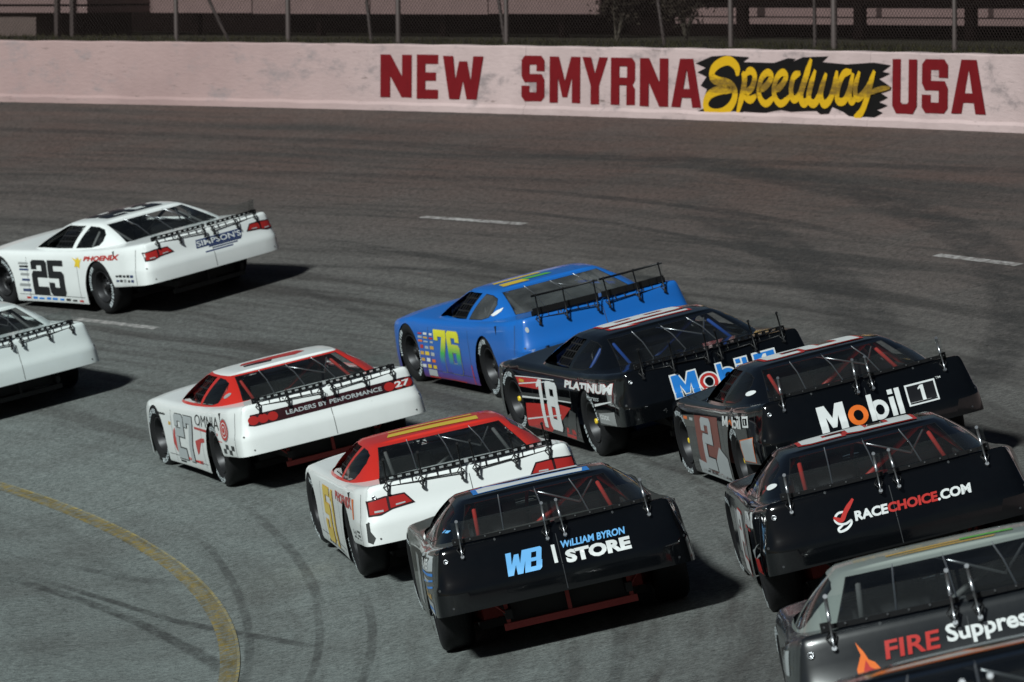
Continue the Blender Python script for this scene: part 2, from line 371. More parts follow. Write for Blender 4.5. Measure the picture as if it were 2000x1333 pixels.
# ------------------------------------------------------------------ ground, track, markings
def ring_sheet(rs, t0, t1, step, zf=None, dz=0.):
    bm = bmesh.new(); n = max(1, int(round((t1 - t0) / step))); rows = []
    for i in range(n + 1):
        t = t0 + (t1 - t0) * i / n
        row = []
        for r in rs:
            p = polar(r, t); p.z = (zf(r) if zf else p.z) + dz; row.append(bm.verts.new(p))
        rows.append(row)
    for a, c in zip(rows, rows[1:]):
        for k in range(len(rs) - 1):
            f = bm.faces.new((a[k], a[k + 1], c[k + 1], c[k])); f.smooth = True
    return bm
tag(obj('race_track', ring_sheet([22, 30, 40, 46, 49, 50.2, R_LINE - .35, 51, 52, 54, 57, 60, 63, 65, R_WALL + .1], -75, 110, 1.), M['asphalt']), kind='structure')
gb = bmesh.new(); vs = [gb.verts.new((x, y, -6)) for x, y in ((-420, -420), (420, -420), (420, 420), (-420, 420))]; gb.faces.new(vs)
tag(obj('ground', gb, M['ground']), kind='structure')
fl = tag(empty('track_edge_line', Matrix.Translation(polar(R_LINE, 8))), 'worn yellow line curving along the inside edge of the track', 'track line')
def line_part(name, r0, r1, t0, t1, mat, dz, parent):
    o = obj(name, ring_sheet([r0, r1], t0, t1, .5, dz=dz), mat); o.parent = parent; o.matrix_parent_inverse = parent.matrix_world.inverted(); return o
line_part('painted_band', R_LINE - .085, R_LINE + .065, -40, 60, M['yellow_line'], .004, fl)
line_part('painted_edge', R_LINE + .053, R_LINE + .078, -40, 60, M['yellow_edge'], .008, fl)
for r0, (t0, t1), lab in ((56.22, (29.40, 31.72), 'faded white lane dash beside the rear of the pale car at the left edge'), (61.48, (24.20, 28.75), None), (61.50, (29.35, 31.85), 'faded white lane dash in the middle of the track above the blue car'), (61.78, (17.4, 19.55), 'faded white lane dash at the right edge of the photo')):
    if lab is None: continue
    tag(obj('lane_dash', ring_sheet([r0 - .055, r0 + .055], t0, t1, .25, dz=.004), M['white_line']), lab, 'lane marking', 'lane dashes on the track')

# ------------------------------------------------------------------ outer wall with its painted name
W_TOP = 4.43; W_BASE = bank_z(R_WALL)
wall = tag(empty('track_wall', Matrix.Translation(polar(R_WALL, 36))), 'long pink-white concrete retaining wall with painted red and gold lettering', 'wall')
def in_world(o, parent):
    o.parent = parent; o.matrix_parent_inverse = parent.matrix_world.inverted(); return o
segs = []
t = 14.0
brk = [14, 29.38, 36.62, 54]
for a, c in zip(brk, brk[1:]):
    bm = bmesh.new(); prof = [(R_WALL - .055, W_BASE - .05), (R_WALL - .055, W_BASE + .075), (R_WALL - .012, W_BASE + .12), (R_WALL, W_TOP - .02), (R_WALL + .02, W_TOP), (R_WALL + .30, W_TOP), (R_WALL + .32, W_BASE - .3)]
    n = int((c - a) * 4); rows = []
    for i in range(n + 1):
        tt = a + .003 + (c - a - .006) * i / n
        rows.append([bm.verts.new(polar(r + .006 * math.sin(tt * 9 + r), tt, z + .006 * math.sin(tt * 5.3))) for r, z in prof])
    for p, q in zip(rows, rows[1:]):
        for k in range(len(prof) - 1): bm.faces.new((p[k], p[k + 1], q[k + 1], q[k]))
    bm.faces.new(rows[0]); bm.faces.new(rows[-1][::-1])
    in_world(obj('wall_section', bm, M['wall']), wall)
bm = bmesh.new()
for a, c in ((-70, 14), (54, 100)):
    n = 60; rows = []
    for i in range(n + 1):
        tt = a + (c - a) * i / n; rows.append([bm.verts.new(polar(r, tt, z)) for r, z in ((R_WALL, W_BASE - .05), (R_WALL, W_TOP), (R_WALL + .3, W_TOP), (R_WALL + .3, W_BASE - .3))])
    for p, q in zip(rows, rows[1:]):
        for k in range(3): bm.faces.new((p[k], p[k + 1], q[k + 1], q[k]))
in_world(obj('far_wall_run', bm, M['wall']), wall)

def text_mesh(segs, offset=0., shear=0., font_space=1.):
    """built-in font to a flat mesh in XY; segs is a list of (string, material index)"""
    cu = bpy.data.curves.new('lettering', 'FONT'); s = ''.join(x[0] for x in segs); cu.body = s
    cu.offset = offset; cu.shear = shear; cu.space_character = font_space; cu.resolution_u = 3; cu.fill_mode = 'FRONT'
    nm = max(x[1] for x in segs) + 1
    for i in range(nm): cu.materials.append(list(M.values())[i])
    k = 0
    for x, mi in segs:
        for _ in x: cu.body_format[k].material_index = mi; k += 1
    to = bpy.data.objects.new('lettering', cu)
    me = bpy.data.meshes.new_from_object(to)
    bm = bmesh.new(); bm.from_mesh(me)
    bpy.data.objects.remove(to); bpy.data.curves.remove(cu); bpy.data.meshes.remove(me)
    return bm
def bounds(bm):
    xs = [v.co.x for v in bm.verts]; ys = [v.co.y for v in bm.verts]
    return min(xs), max(xs), min(ys), max(ys)
def fit(bm, box, ref=None):
    a, b_, c, d = ref or bounds(bm); u0, u1, v0, v1 = box
    for v in bm.verts:
        v.co.x = u0 + (v.co.x - a) / (b_ - a) * (u1 - u0); v.co.y = v0 + (v.co.y - c) / (d - c) * (v1 - v0)
    return bm
def text2d(segs, box, bold=.02, shear=0., grow=None, space=1.):
    if isinstance(segs, str): segs = [(segs, 0)]
    bm = text_mesh(segs, bold, shear, space); ref = bounds(bm)
    if len(segs) > 1:
        cuts = []
        for k in range(1, len(segs)):
            t = text_mesh([(''.join(x[0] for x in segs[:k]), 0)], bold, shear, space); cuts.append(bounds(t)[1] + .01); t.free()
        for f in bm.faces:
            x = f.calc_center_median().x; f.material_index = segs[sum(x > c for c in cuts)][1]
    if grow:
        bm.free(); bm = text_mesh([(x[0], 0) for x in segs], bold + grow, shear, space)
    return fit(bm, box, ref)
def poly2d(polys, mi=0):
    bm = bmesh.new()
    for p in polys:
        q, k = (p[0], p[1]) if isinstance(p[0], list) else (p, mi)
        f = bm.faces.new([bm.verts.new((x, y, 0)) for x, y in q]); f.material_index = k
    bm.normal_update(); bmesh.ops.triangulate(bm, faces=[f for f in bm.faces if len(f.verts) > 3])
    return bm
def rect(u0, u1, v0, v1, sk=0.): return [(u0, v0), (u1, v0), (u1 + sk, v1), (u0 + sk, v1)]
def ellipse(u, v, a, b_, n=22): return [(u + a * math.cos(2 * math.pi * k / n), v + b_ * math.sin(2 * math.pi * k / n)) for k in range(n)]
def ribbon2d(strokes, widths, taper=.5):
    bm = bmesh.new()
    for s, w in zip(strokes, widths):
        P = catmull(s, 5); n = len(P); L = []
        for i in range(n):
            t = P[min(i + 1, n - 1)] - P[max(i - 1, 0)]; t = t / (np.hypot(*t) + 1e-9)
            ww = w * (taper + (1 - taper) * min(1, min(i, n - 1 - i) / 3.)) * .5
            nn = np.array([-t[1], t[0]]) * ww
            L.append((bm.verts.new((*(P[i] + nn), 0)), bm.verts.new((*(P[i] - nn), 0))))
        for a, c in zip(L, L[1:]): bm.faces.new((a[0], a[1], c[1], c[0]))
    return bm
def _c(p): return p
GLY = {'1': [[(.36, 0), (.74, 0), (.74, 1), (.40, 1), (.10, .84), (.10, .74), (.36, .80)]],
       '2': [[(0, .8), (1, .8), (1, .92), (.88, 1), (.12, 1), (0, .92)], [(0, .64), (.34, .64), (.34, .8), (0, .8)], [(.66, .58), (1, .58), (1, .8), (.66, .8)], [(0, .36), (.2, .42), (1, .42), (1, .58), (.12, .58), (0, .48)], [(0, .2), (.34, .2), (.34, .42), (0, .40)], [(0, 0), (1, 0), (1, .2), (0, .2)]],
       '5': [[(0, .8), (1, .8), (1, 1), (0, 1)], [(0, .60), (.34, .60), (.34, .8), (0, .8)], [(0, .42), (1, .42), (1, .52), (.88, .60), (0, .60)], [(.66, .2), (1, .2), (1, .42), (.66, .42)], [(0, .08), (.12, 0), (.88, 0), (1, .08), (1, .2), (0, .2)], [(0, .2), (.34, .2), (.34, .31), (0, .31)]],
       '6': [[(0, .8), (1, .8), (1, .92), (.88, 1), (.12, 1), (0, .92)], [(0, .2), (.34, .2), (.34, .8), (0, .8)], [(.66, .68), (1, .68), (1, .8), (.66, .8)], [(.34, .42), (1, .42), (1, .52), (.88, .60), (.34, .60)], [(.66, .2), (1, .2), (1, .42), (.66, .42)], [(0, .08), (.12, 0), (.88, 0), (1, .08), (1, .2), (0, .2)]],
       '7': [[(0, .79), (1, .79), (1, 1), (0, 1)], [(.64, .79), (1, .79), (.70, .30), (.66, 0), (.28, 0), (.34, .32)], [(0, .66), (.30, .66), (.30, .79), (0, .79)]],
       '8': [[(0, .8), (1, .8), (1, .92), (.88, 1), (.12, 1), (0, .92)], [(0, .2), (.34, .2), (.34, .48), (.34, .8), (0, .8), (0, .56), (.06, .51), (0, .46)], [(.66, .2), (1, .2), (1, .46), (.94, .51), (1, .56), (1, .8), (.66, .8)], [(.34, .42), (.66, .42), (.66, .60), (.34, .60)], [(0, .08), (.12, 0), (.88, 0), (1, .08), (1, .2), (0, .2)]],
       'N': [[(0, 0), (.31, 0), (.31, .50), (.68, 0), (1, 0), (1, 1), (.69, 1), (.69, .50), (.32, 1), (0, 1)]], 'E': [[(0, 0), (1, 0), (1, .21), (.40, .21), (.40, .41), (.90, .41), (.90, .60), (.40, .60), (.40, .79), (1, .79), (1, 1), (0, 1)]],
       'W': [[(0, 1), (.16, 0), (.41, 0), (.5, .42), (.59, 0), (.84, 0), (1, 1), (.75, 1), (.69, .45), (.60, .88), (.40, .88), (.31, .45), (.25, 1)]], 'M': [[(0, 0), (.27, 0), (.27, .55), (.42, .12), (.58, .12), (.73, .55), (.73, 0), (1, 0), (1, 1), (.70, 1), (.5, .48), (.30, 1), (0, 1)]],
       'Y': [[(.33, 0), (.67, 0), (.67, .40), (1, 1), (.66, 1), (.5, .66), (.34, 1), (0, 1), (.33, .40)]], 'U': [[(0, 1), (0, .14), (.16, 0), (.84, 0), (1, .14), (1, 1), (.66, 1), (.66, .22), (.60, .18), (.40, .18), (.34, .22), (.34, 1)]],
       'S': [[(0, .8), (1, .8), (1, .90), (.86, 1), (.14, 1), (0, .90)], [(0, .60), (.35, .60), (.35, .8), (0, .8)], [(.65, .66), (1, .66), (1, .8), (.65, .8)], [(0, .55), (.12, .42), (1, .42), (1, .47), (.88, .60), (0, .60)], [(.65, .2), (1, .2), (1, .42), (.65, .42)], [(0, .2), (.35, .2), (.35, .34), (0, .34)], [(0, .10), (.14, 0), (.86, 0), (1, .10), (1, .2), (0, .2)]],
       'R': [[(0, 0), (.35, 0), (.35, 1), (0, 1)], [(.35, .82), (1, .82), (1, .90), (.86, 1), (.35, 1)], [(.66, .58), (1, .58), (1, .82), (.66, .82)], [(.35, .42), (.90, .42), (1, .52), (1, .58), (.35, .58)], [(.64, 0), (1, 0), (1, .34), (.90, .42), (.64, .42)]],
       'A': [[(0, 0), (.30, 0), (.5, .80), (.5, 1), (.28, 1)], [(1, 0), (.72, 1), (.5, 1), (.5, .80), (.70, 0)], [(.35, .20), (.65, .20), (.605, .38), (.395, .38)]]}
GLY['B'] = [[(0, 0), (.34, 0), (.34, 1), (0, 1)], [(.34, .82), (.95, .82), (.95, .92), (.85, 1), (.34, 1)], [(.64, .58), (.95, .58), (.95, .82), (.64, .82)], [(.34, .42), (.95, .42), (.95, .58), (.34, .58)], [(.66, .18), (1, .18), (1, .42), (.66, .42)], [(.34, 0), (.88, 0), (1, .08), (1, .18), (.34, .18)]]
GW = {'1': .72, 'M': 1.25, 'W': 1.3}
# the wall's writing is laid out in metres: u along the wall from its 47.55 degree mark towards the right, v up from the wall's foot
MPD = R_WALL * math.pi / 180
def wall_paint(name, bm, mat, off):
    u0, u1, _, _ = bounds(bm); k = math.ceil(u0 / .25) * .25
    while k < u1:
        bmesh.ops.bisect_plane(bm, geom=bm.verts[:] + bm.edges[:] + bm.faces[:], plane_co=(k, 0, 0), plane_no=(1, 0, 0), dist=1e-6); k += .25
    for v in bm.verts:
        h = W_BASE + v.co.y
        v.co = polar(R_WALL - off - .012 * max(0, min(1, (W_TOP - h) / (W_TOP - W_BASE - .12))), 47.55 - v.co.x / MPD, h)
    o = obj(name, bm, mat); in_world(o, wall); return o
def WU(px): return px * .010693 * MPD
def WV(px, py): return 4.259 + .224 * px / 2000 - .064 * (px / 2000) * (1 - px / 2000) - (py - 100) * (.00834 - .00179 * px / 2000) - W_BASE
for ch, x0, x1, y0, y1 in (('N', 739, 800, 107, 191), ('E', 810, 852, 107, 194), ('W', 861, 940, 110, 195), ('S', 1015, 1060, 109, 199), ('M', 1070, 1130, 111, 202), ('Y', 1134, 1184, 112, 205),
                           ('R', 1190, 1238, 113, 206), ('N', 1247, 1303, 114, 209), ('A', 1309, 1368, 115, 211), ('U', 1743, 1791, 116, 223), ('S', 1801, 1852, 116, 222), ('A', 1859, 1927, 117, 223)):
    xm = (x0 + x1) / 2
    bx = (WU(x0), WU(x1), WV(xm, y1), WV(xm, y0)); lt = bmesh.new()
    for pl in GLY[ch]: lt.faces.new([lt.verts.new((bx[0] + a * (bx[1] - bx[0]), bx[2] + c * (bx[3] - bx[2]), 0)) for a, c in pl])
    lt.normal_update(); bmesh.ops.triangulate(lt, faces=lt.faces[:]); wall_paint('painted_letter', lt, M['wall_red'], .008)
def zq(p): x = 1300 + p[0] * .35; y = p[1] * .3502; return (WU(x), WV(x, y))
splash = [(160, 355), (205, 335), (250, 315), (330, 310), (460, 320), (425, 347), (600, 352), (680, 325), (722, 330), (690, 352), (760, 320), (905, 315), (865, 347), (1010, 360), (1160, 350), (1255, 365), (1205, 400), (1252, 411), (1190, 440), (1262, 490), (1200, 520), (1240, 545), (1190, 570), (1240, 590), (1180, 615), (1212, 630), (1150, 668), (1030, 655), (990, 625), (930, 600), (910, 637), (860, 637), (840, 620), (700, 626), (640, 614), (560, 632), (430, 625), (420, 657), (350, 657), (280, 660), (210, 642), (170, 625), (214, 605), (205, 560), (225, 500), (190, 480), (222, 430), (170, 405), (218, 380)]
wall_paint('painted_splash', poly2d([[zq(p) for p in splash]]), M['wall_black'], .008)
script = [([(398, 425), (392, 375), (350, 340), (300, 352), (262, 385), (255, 430), (290, 455), (345, 468), (378, 500), (383, 545), (360, 595), (315, 630), (262, 635), (226, 610), (222, 565), (250, 525), (310, 502), (385, 500)], 36),
          ([(425, 405), (438, 440), (428, 520), (398, 640)], 34), ([(438, 420), (470, 395), (495, 425), (480, 490), (440, 530), (470, 560), (505, 535)], 30),
          ([(515, 510), (560, 480), (590, 430), (568, 405), (535, 435), (518, 505), (532, 560), (565, 580), (612, 535)], 28), ([(605, 510), (645, 480), (672, 430), (652, 405), (620, 435), (603, 505), (617, 560), (650, 580), (705, 530)], 28),
          ([(752, 408), (715, 430), (700, 500), (712, 555), (742, 540), (775, 460)], 30), ([(812, 330), (780, 440), (755, 530), (770, 578), (806, 556)], 34),
          ([(836, 392), (806, 500), (802, 560), (832, 580), (862, 530), (892, 420)], 32), ([(898, 410), (868, 520), (884, 582), (918, 560), (945, 480), (958, 396)], 32),
          ([(1040, 400), (995, 415), (966, 490), (962, 560), (1000, 565), (1030, 500), (1048, 410)], 30), ([(1050, 410), (1030, 520), (1040, 568), (1068, 550)], 30),
          ([(1085, 400), (1062, 490), (1072, 548), (1104, 530), (1144, 470), (1168, 396)], 30), ([(1170, 396), (1125, 560), (1095, 632), (1058, 658)], 32), ([(1130, 528), (1190, 502), (1258, 490)], 20)]
for i, (s, w) in enumerate(script):
    wall_paint('painted_script_stroke', ribbon2d([[zq(p) for p in s]], [w * .30 * .0123]), M['wall_gold'], .012 + .0008 * i)

# ------------------------------------------------------------------ the race car: shell pieces shared by every car
WB = 2.662; HT = .973
ZB = [(-1.4, .415), (-.42, .36), (-.15, .36), (.15, .115), (2.4, .105), (2.9, .11), (3.3, .10), (3.8, .10)]
ZT = [(-1.4, .905), (-1.15, .902), (-.75, .868), (-.3, .836), (.1, .808), (.5, .788), (1.2, .768), (1.9, .752), (2.66, .745), (3.2, .685), (3.6, .58), (3.8, .50)]
OUT = catmull([(0, -1.27), (.48, -1.264), (.80, -1.245), (.935, -1.20), (.982, -1.10), (.992, -.85), (1.0, -.4), (1.0, 0), (.99, .5), (.98, 1.0), (.978, 1.6), (.985, 2.2), (.995, 2.66), (.985, 3.0), (.93, 3.3), (.80, 3.55), (.55, 3.7), (.25, 3.75), (0, 3.76)], 6)
LEV = [(0, .010), (.04, .003), (.30, .0), (.40, .003), (.46, .006), (.68, .016), (.80, .023), (.89, .034), (.95, .050), (.985, .074), (1.0, .115)]
LEVR = [(0, .0), (.04, .0), (.30, .010), (.40, .018), (.46, .036), (.68, .062), (.80, .078), (.89, .090), (.95, .102), (.985, .118), (1.0, .145)]
def outline_normals(P):
    T = np.gradient(P, axis=0); T /= np.linalg.norm(T, axis=1)[:, None] + 1e-9
    return np.stack([T[:, 1], -T[:, 0]], -1)
def lower_shell():
    bm = bmesh.new(); n = len(OUT); NO = outline_normals(OUT); NO[0] = (0, -1); NO[-1] = (0, 1)
    side = {}
    for s in (-1, 1):
        g = []
        for (f, d), (_, dr) in zip(LEV, LEVR):
            row = []
            for i in range(n):
                k = min(1., max(0., (-.75 - OUT[i][1]) / .35)); dd = d * (1 - k) + dr * k
                p = OUT[i] - NO[i] * dd
                y = p[1]; zb, zt = interp(OUT[i][1], ZB), interp(y, ZT)
                row.append((s * max(p[0], 0.), y, zb + (zt - zb) * f))
            g.append(row)
        side[s] = g
    V = {}
    for s in (-1, 1):
        for L in range(len(LEV)):
            for i in range(n):
                if s == 1 and (i == 0 or i == n - 1): V[s, L, i] = V[-1, L, i]
                else: V[s, L, i] = bm.verts.new(side[s][L][i])
    for s in (-1, 1):
        for L in range(len(LEV) - 1):
            for i in range(n - 1):
                q = [V[s, L, i], V[s, L, i + 1], V[s, L + 1, i + 1], V[s, L + 1, i]]
                if s == 1: q = q[::-1]
                bm.faces.new(q)
    # deck and bonnet
    K = 12; top = len(LEV) - 1; rows = []
    for i in range(n):
        a = Vector(side[-1][top][i])
        if i in (0, n - 1): rows.append([V[-1, top, i]] * (K + 1)); continue
        row = [V[-1, top, i]]
        for k in range(1, K):
            t = k / K; x = a.x * (1 - 2 * t); y = a.y
            crown = .018 * (1 - (2 * t - 1) ** 2) * min(1, abs(a.x) / .6)
            if y > 2.0: crown += .03 * (1 - (2 * t - 1) ** 4) * min(1, (y - 2.0)) * min(1, abs(a.x) / .6)
            row.append(bm.verts.new((x, y, a.z + crown)))
        row.append(V[1, top, i]); rows.append(row)
    for p, q in zip(rows, rows[1:]):
        for k in range(K):
            vs = []
            for v in (p[k], q[k], q[k + 1], p[k + 1]):
                if v not in vs: vs.append(v)
            if len(vs) > 2:
                try: bm.faces.new(vs)
                except ValueError: pass
    bmesh.ops.recalc_face_normals(bm, faces=bm.faces[:])
    bm.faces.ensure_lookup_table()
    for f in bm.faces: f.smooth = True
    return bm
GB = [(0, -.37), (.38, -.365), (.62, -.345), (.74, -.29), (.83, -.12), (.885, .25), (.90, .8), (.90, 1.2), (.885, 1.6), (.83, 1.90), (.70, 2.03), (.4, 2.12), (0, 2.16)]
GR = [(0, .41), (.34, .415), (.53, .43), (.575, .49), (.588, .60), (.595, .74), (.598, .9), (.596, 1.04), (.588, 1.15), (.568, 1.24), (.51, 1.29), (.30, 1.33), (0, 1.345)]
def roof_z(y): return interp(y, [(.3, 1.055), (.45, 1.060), (.7, 1.064), (.95, 1.062), (1.2, 1.050), (1.4, 1.030)])
def upper_shell():
    bm = bmesh.new(); A = catmull(GB, 6); B_ = catmull(GR, 6); n = len(A)
    ts = [0, .08, .2, .35, .5, .65, .8, .9, .96, 1.0]
    NO = outline_normals(A); NO[0] = (0, -1); NO[-1] = (0, 1)
    V = {}
    for s in (-1, 1):
        for L, t in enumerate(ts):
            for i in range(n):
                if s == 1 and i in (0, n - 1): V[s, L, i] = V[-1, L, i]; continue
                p = A[i] * (1 - t) + B_[i] * t + NO[i] * .035 * math.sin(math.pi * t)
                z0 = interp(A[i][1], ZT) - .006 + .012 * (1 - min(1, abs(A[i][0]) / .6)) - .022 * min(1, max(0, (abs(A[i][0]) - .7) / .15)); z1 = roof_z(B_[i][1])
                tz = t if t < .9 else .9 + (t - .9) * .9
                z = z0 + (z1 - z0) * tz
                if t >= .96: p = p - NO[i] * .012 * (t - .92) / .08
                V[s, L, i] = bm.verts.new((s * max(0, p[0]), p[1], z))
    for s in (-1, 1):
        for L in range(len(ts) - 1):
            for i in range(n - 1):
                q = [V[s, L, i], V[s, L, i + 1], V[s, L + 1, i + 1], V[s, L + 1, i]]
                bm.faces.new(q if s == -1 else q[::-1])
    K = 10; top = len(ts) - 1; rows = []
    for i in range(n):
        a = V[-1, top, i].co.copy()
        if i in (0, n - 1): rows.append([V[-1, top, i]] * (K + 1)); continue
        row = [V[-1, top, i]]
        for k in range(1, K):
            t = k / K; w = min(1, abs(a.x) / .4)
            row.append(bm.verts.new((a.x * (1 - 2 * t), a.y, a.z + .010 * w * (1 - (2 * t - 1) ** 2) + .004)))
        row.append(V[1, top, i]); rows.append(row)
    nwall = len(bm.faces)
    for p, q in zip(rows, rows[1:]):
        for k in range(K):
            vs = []
            for v in (p[k], q[k], q[k + 1], p[k + 1]):
                if v not in vs: vs.append(v)
            if len(vs) > 2:
                try: bm.faces.new(vs).material_index = 1
                except ValueError: pass
    bmesh.ops.recalc_face_normals(bm, faces=bm.faces[:])
    for f in bm.faces: f.smooth = True
    return bm
lo = lower_shell(); up = upper_shell()
allb = bmesh.new()
tmp = bpy.data.meshes.new('tmp')
for b_ in (lo, up):
    b_.to_mesh(tmp); allb.from_mesh(tmp)
BVH = BVHTree.FromBMesh(allb)
def arch(cy, r, z=.30, flat=.0):
    p = [(cy + r * math.cos(math.pi * k / 14), z + (r + flat) * math.sin(math.pi * k / 14)) for k in range(15)]
    return p + [(cy - r, -.2), (cy + r, -.2)]
ARCHES = [arch(0., .385), arch(WB, .382)]
for pl in ARCHES:
    for s in (-1, 1):
        lo.faces.ensure_lookup_table()
        ins = cut_convex(lo, pl, 1, 2, [f for f in lo.faces if f.calc_center_median().x * s > .75 and f.calc_center_median().z < .85])
        bmesh.ops.delete(lo, geom=ins, context='FACES')
# cockpit opening under the greenhouse
hole = [(-.60, -.24), (.60, -.24), (.79, .25), (.81, 1.2), (.74, 1.85), (.45, 2.0), (-.45, 2.0), (-.74, 1.85), (-.81, 1.2), (-.79, .25)]
ins = cut_convex(lo, hole, 0, 1, [f for f in lo.faces if f.calc_center_median().z > .6 and abs(f.calc_center_median().x) < .9 and -.6 < f.calc_center_median().y < 2.4 and f.normal.z > .5])
bmesh.ops.delete(lo, geom=ins, context='FACES')
# rear bumper cover split from the rest along a rounded seam
bmesh.ops.bisect_plane(lo, geom=lo.verts[:] + lo.edges[:] + lo.faces[:], plane_co=(0, -.985, 0), plane_no=(0, 1, 0), dist=1e-6)
rear = [f for f in lo.faces if f.calc_center_median().y < -.985]
cover_bm = copy_faces(lo, rear); bmesh.ops.delete(lo, geom=rear, context='FACES')
bmesh.ops.delete(lo, geom=[v for v in lo.verts if not v.link_faces], context='VERTS')
def rear_sel(f): c = f.calc_center_median(); return c.y < .46 and f.normal.y < -.2 and f.material_index == 0
REARWIN = [(-.662, .848), (.662, .848), (.542, 1.047), (-.542, 1.047)]
panes = {}
ins = cut_convex(up, REARWIN, 0, 2, [f for f in up.faces if rear_sel(f)]); panes['rear_window'] = copy_faces(up, ins); bmesh.ops.delete(up, geom=ins, context='FACES')
WSH = [(-.66, .776), (.66, .776), (.49, 1.015), (-.49, 1.015)]
ins = cut_convex(up, WSH, 0, 2, [f for f in up.faces if f.material_index == 0 and f.calc_center_median().y > 1.2 and f.normal.y > .2]); panes['windshield'] = copy_faces(up, ins); bmesh.ops.delete(up, geom=ins, context='FACES')
QW = [(.67, .800), (.28, .812), (.12, .838), (.085, .885), (.13, .945), (.25, .995), (.40, 1.022), (.60, 1.032)]
SW = [(.76, .798), (1.84, .774), (1.70, .83), (1.28, 1.010), (1.16, 1.028), (.72, 1.033)]
quarter = {}
for s in (-1, 1):
    ins = cut_convex(up, QW, 1, 2, [f for f in up.faces if f.material_index == 0 and f.calc_center_median().x * s > .3 and abs(f.normal.x) > .3]); quarter[s] = copy_faces(up, ins); bmesh.ops.delete(up, geom=ins, context='FACES')
    ins = cut_convex(up, SW, 1, 2, [f for f in up.faces if f.material_index == 0 and f.calc_center_median().x * s > .3 and abs(f.normal.x) > .3]); bmesh.ops.delete(up, geom=ins, context='FACES')
bmesh.ops.bisect_plane(up, geom=up.verts[:] + up.edges[:] + up.faces[:], plane_co=(0, 0, 1.0475), plane_no=(0, 0, 1), dist=1e-6)
tops = [f for f in up.faces if f.material_index == 1 or f.calc_center_median().z > 1.0475]
roof_bm = copy_faces(up, tops); bmesh.ops.delete(up, geom=tops, context='FACES')
def thicken(bm, t=.012):
    me = bpy.data.meshes.new('shell'); bm.to_mesh(me); bm.free(); return me
def finish(bm):
    me = bpy.data.meshes.new('shell'); bm.to_mesh(me); bm.free(); return me
def pane(bm, w=.016):
    bmesh.ops.recalc_face_normals(bm, faces=bm.faces[:])
    r = bmesh.ops.inset_region(bm, faces=bm.faces[:], thickness=w, use_even_offset=True, use_boundary=True)
    for f in r['faces']: f.material_index = 1
    return finish(bm)
ME = {'body': finish(lo), 'cover': finish(cover_bm), 'pillars': finish(up), 'roof': finish(roof_bm), 'rear_window': pane(panes['rear_window'], .009), 'windshield': pane(panes['windshield'], .008),
      'quarter': {s: pane(quarter[s], .008) for s in (-1, 1)}}
def share(key, bm_or_me):
    if key not in ME:
        me = bpy.data.meshes.new(key); bm_or_me().to_mesh(me); ME[key] = me
    return ME[key]
# wheel: outer face at x = 0, tyre runs to x = +.27 (mirrored for the right side)
def tyre_bm():
    bm = bmesh.new(); add_lathe(bm, [(.045, .195), (.02, .215), (.004, .25), (0, .28), (.010, .315), (.032, .338), (.06, .3435), (.135, .345), (.21, .3435), (.238, .338), (.26, .315), (.27, .28), (.262, .24), (.24, .2), (.045, .195)], 40)
    bmesh.ops.recalc_face_normals(bm, faces=bm.faces[:]); return bm
def rim_bm():
    bm = bmesh.new(); add_lathe(bm, [(.028, .197), (.022, .203), (.016, .196), (.024, .186), (.10, .176), (.125, .160), (.115, .12), (.105, .085), (.095, .06), (.06, .052), (.055, .035), (.055, 0)], 32)
    for k in range(5):
        a = 2 * math.pi * k / 5; add_tube(bm, [(.112, .072 * math.cos(a), .072 * math.sin(a)), (.072, .072 * math.cos(a), .072 * math.sin(a))], .011, 6)
    for k in range(10):
        a = 2 * math.pi * (k + .5) / 10; add_tube(bm, [(.125, .128 * math.cos(a), .128 * math.sin(a)), (.108, .128 * math.cos(a), .128 * math.sin(a))], .017, 8)
    return bm
def lettering_bm():
    bm = bmesh.new(); word = 'HOOSIER'
    for base in (0, math.pi):
        for i, ch in enumerate(word):
            t = text2d(ch, (-.021 if ch != 'I' else -.007, .021 if ch != 'I' else .007, -.024, .024), bold=.03)
            a = base + (i - 3) * .185
            for v in t.verts:
                u, w = v.co.x, v.co.y; rr = .272 + w; aa = a + u / .272 * 1.0
                v.co = Vector((-.0035 + .05 * max(0, (abs(rr - .28) - .005)) * .25, -rr * math.sin(aa), rr * math.cos(aa)))
            me = bpy.data.meshes.new('t'); t.to_mesh(me); t.free(); bm.from_mesh(me); bpy.data.meshes.remove(me)
    return bm
def cap_bm():
    bm = bmesh.new(); add_lathe(bm, [(.055, .0), (.040, .012), (.038, .026), (.056, .030)], 12); return bm
def seat_bm():
    bm = bmesh.new()
    add_box(bm, (-.30, .78, .36), (.46, .46, .16)); add_box(bm, (-.30, .58, .62), (.42, .10, .56)); add_box(bm, (-.52, .66, .66), (.05, .22, .42)); add_box(bm, (-.08, .66, .66), (.05, .22, .42))
    add_box(bm, (-.30, .60, .91), (.24, .10, .14)); add_box(bm, (-.43, .70, .91), (.04, .22, .14)); add_box(bm, (-.17, .70, .91), (.04, .22, .14))
    bmesh.ops.bevel(bm, geom=bm.edges[:], offset=.025, segments=2, affect='EDGES'); return bm
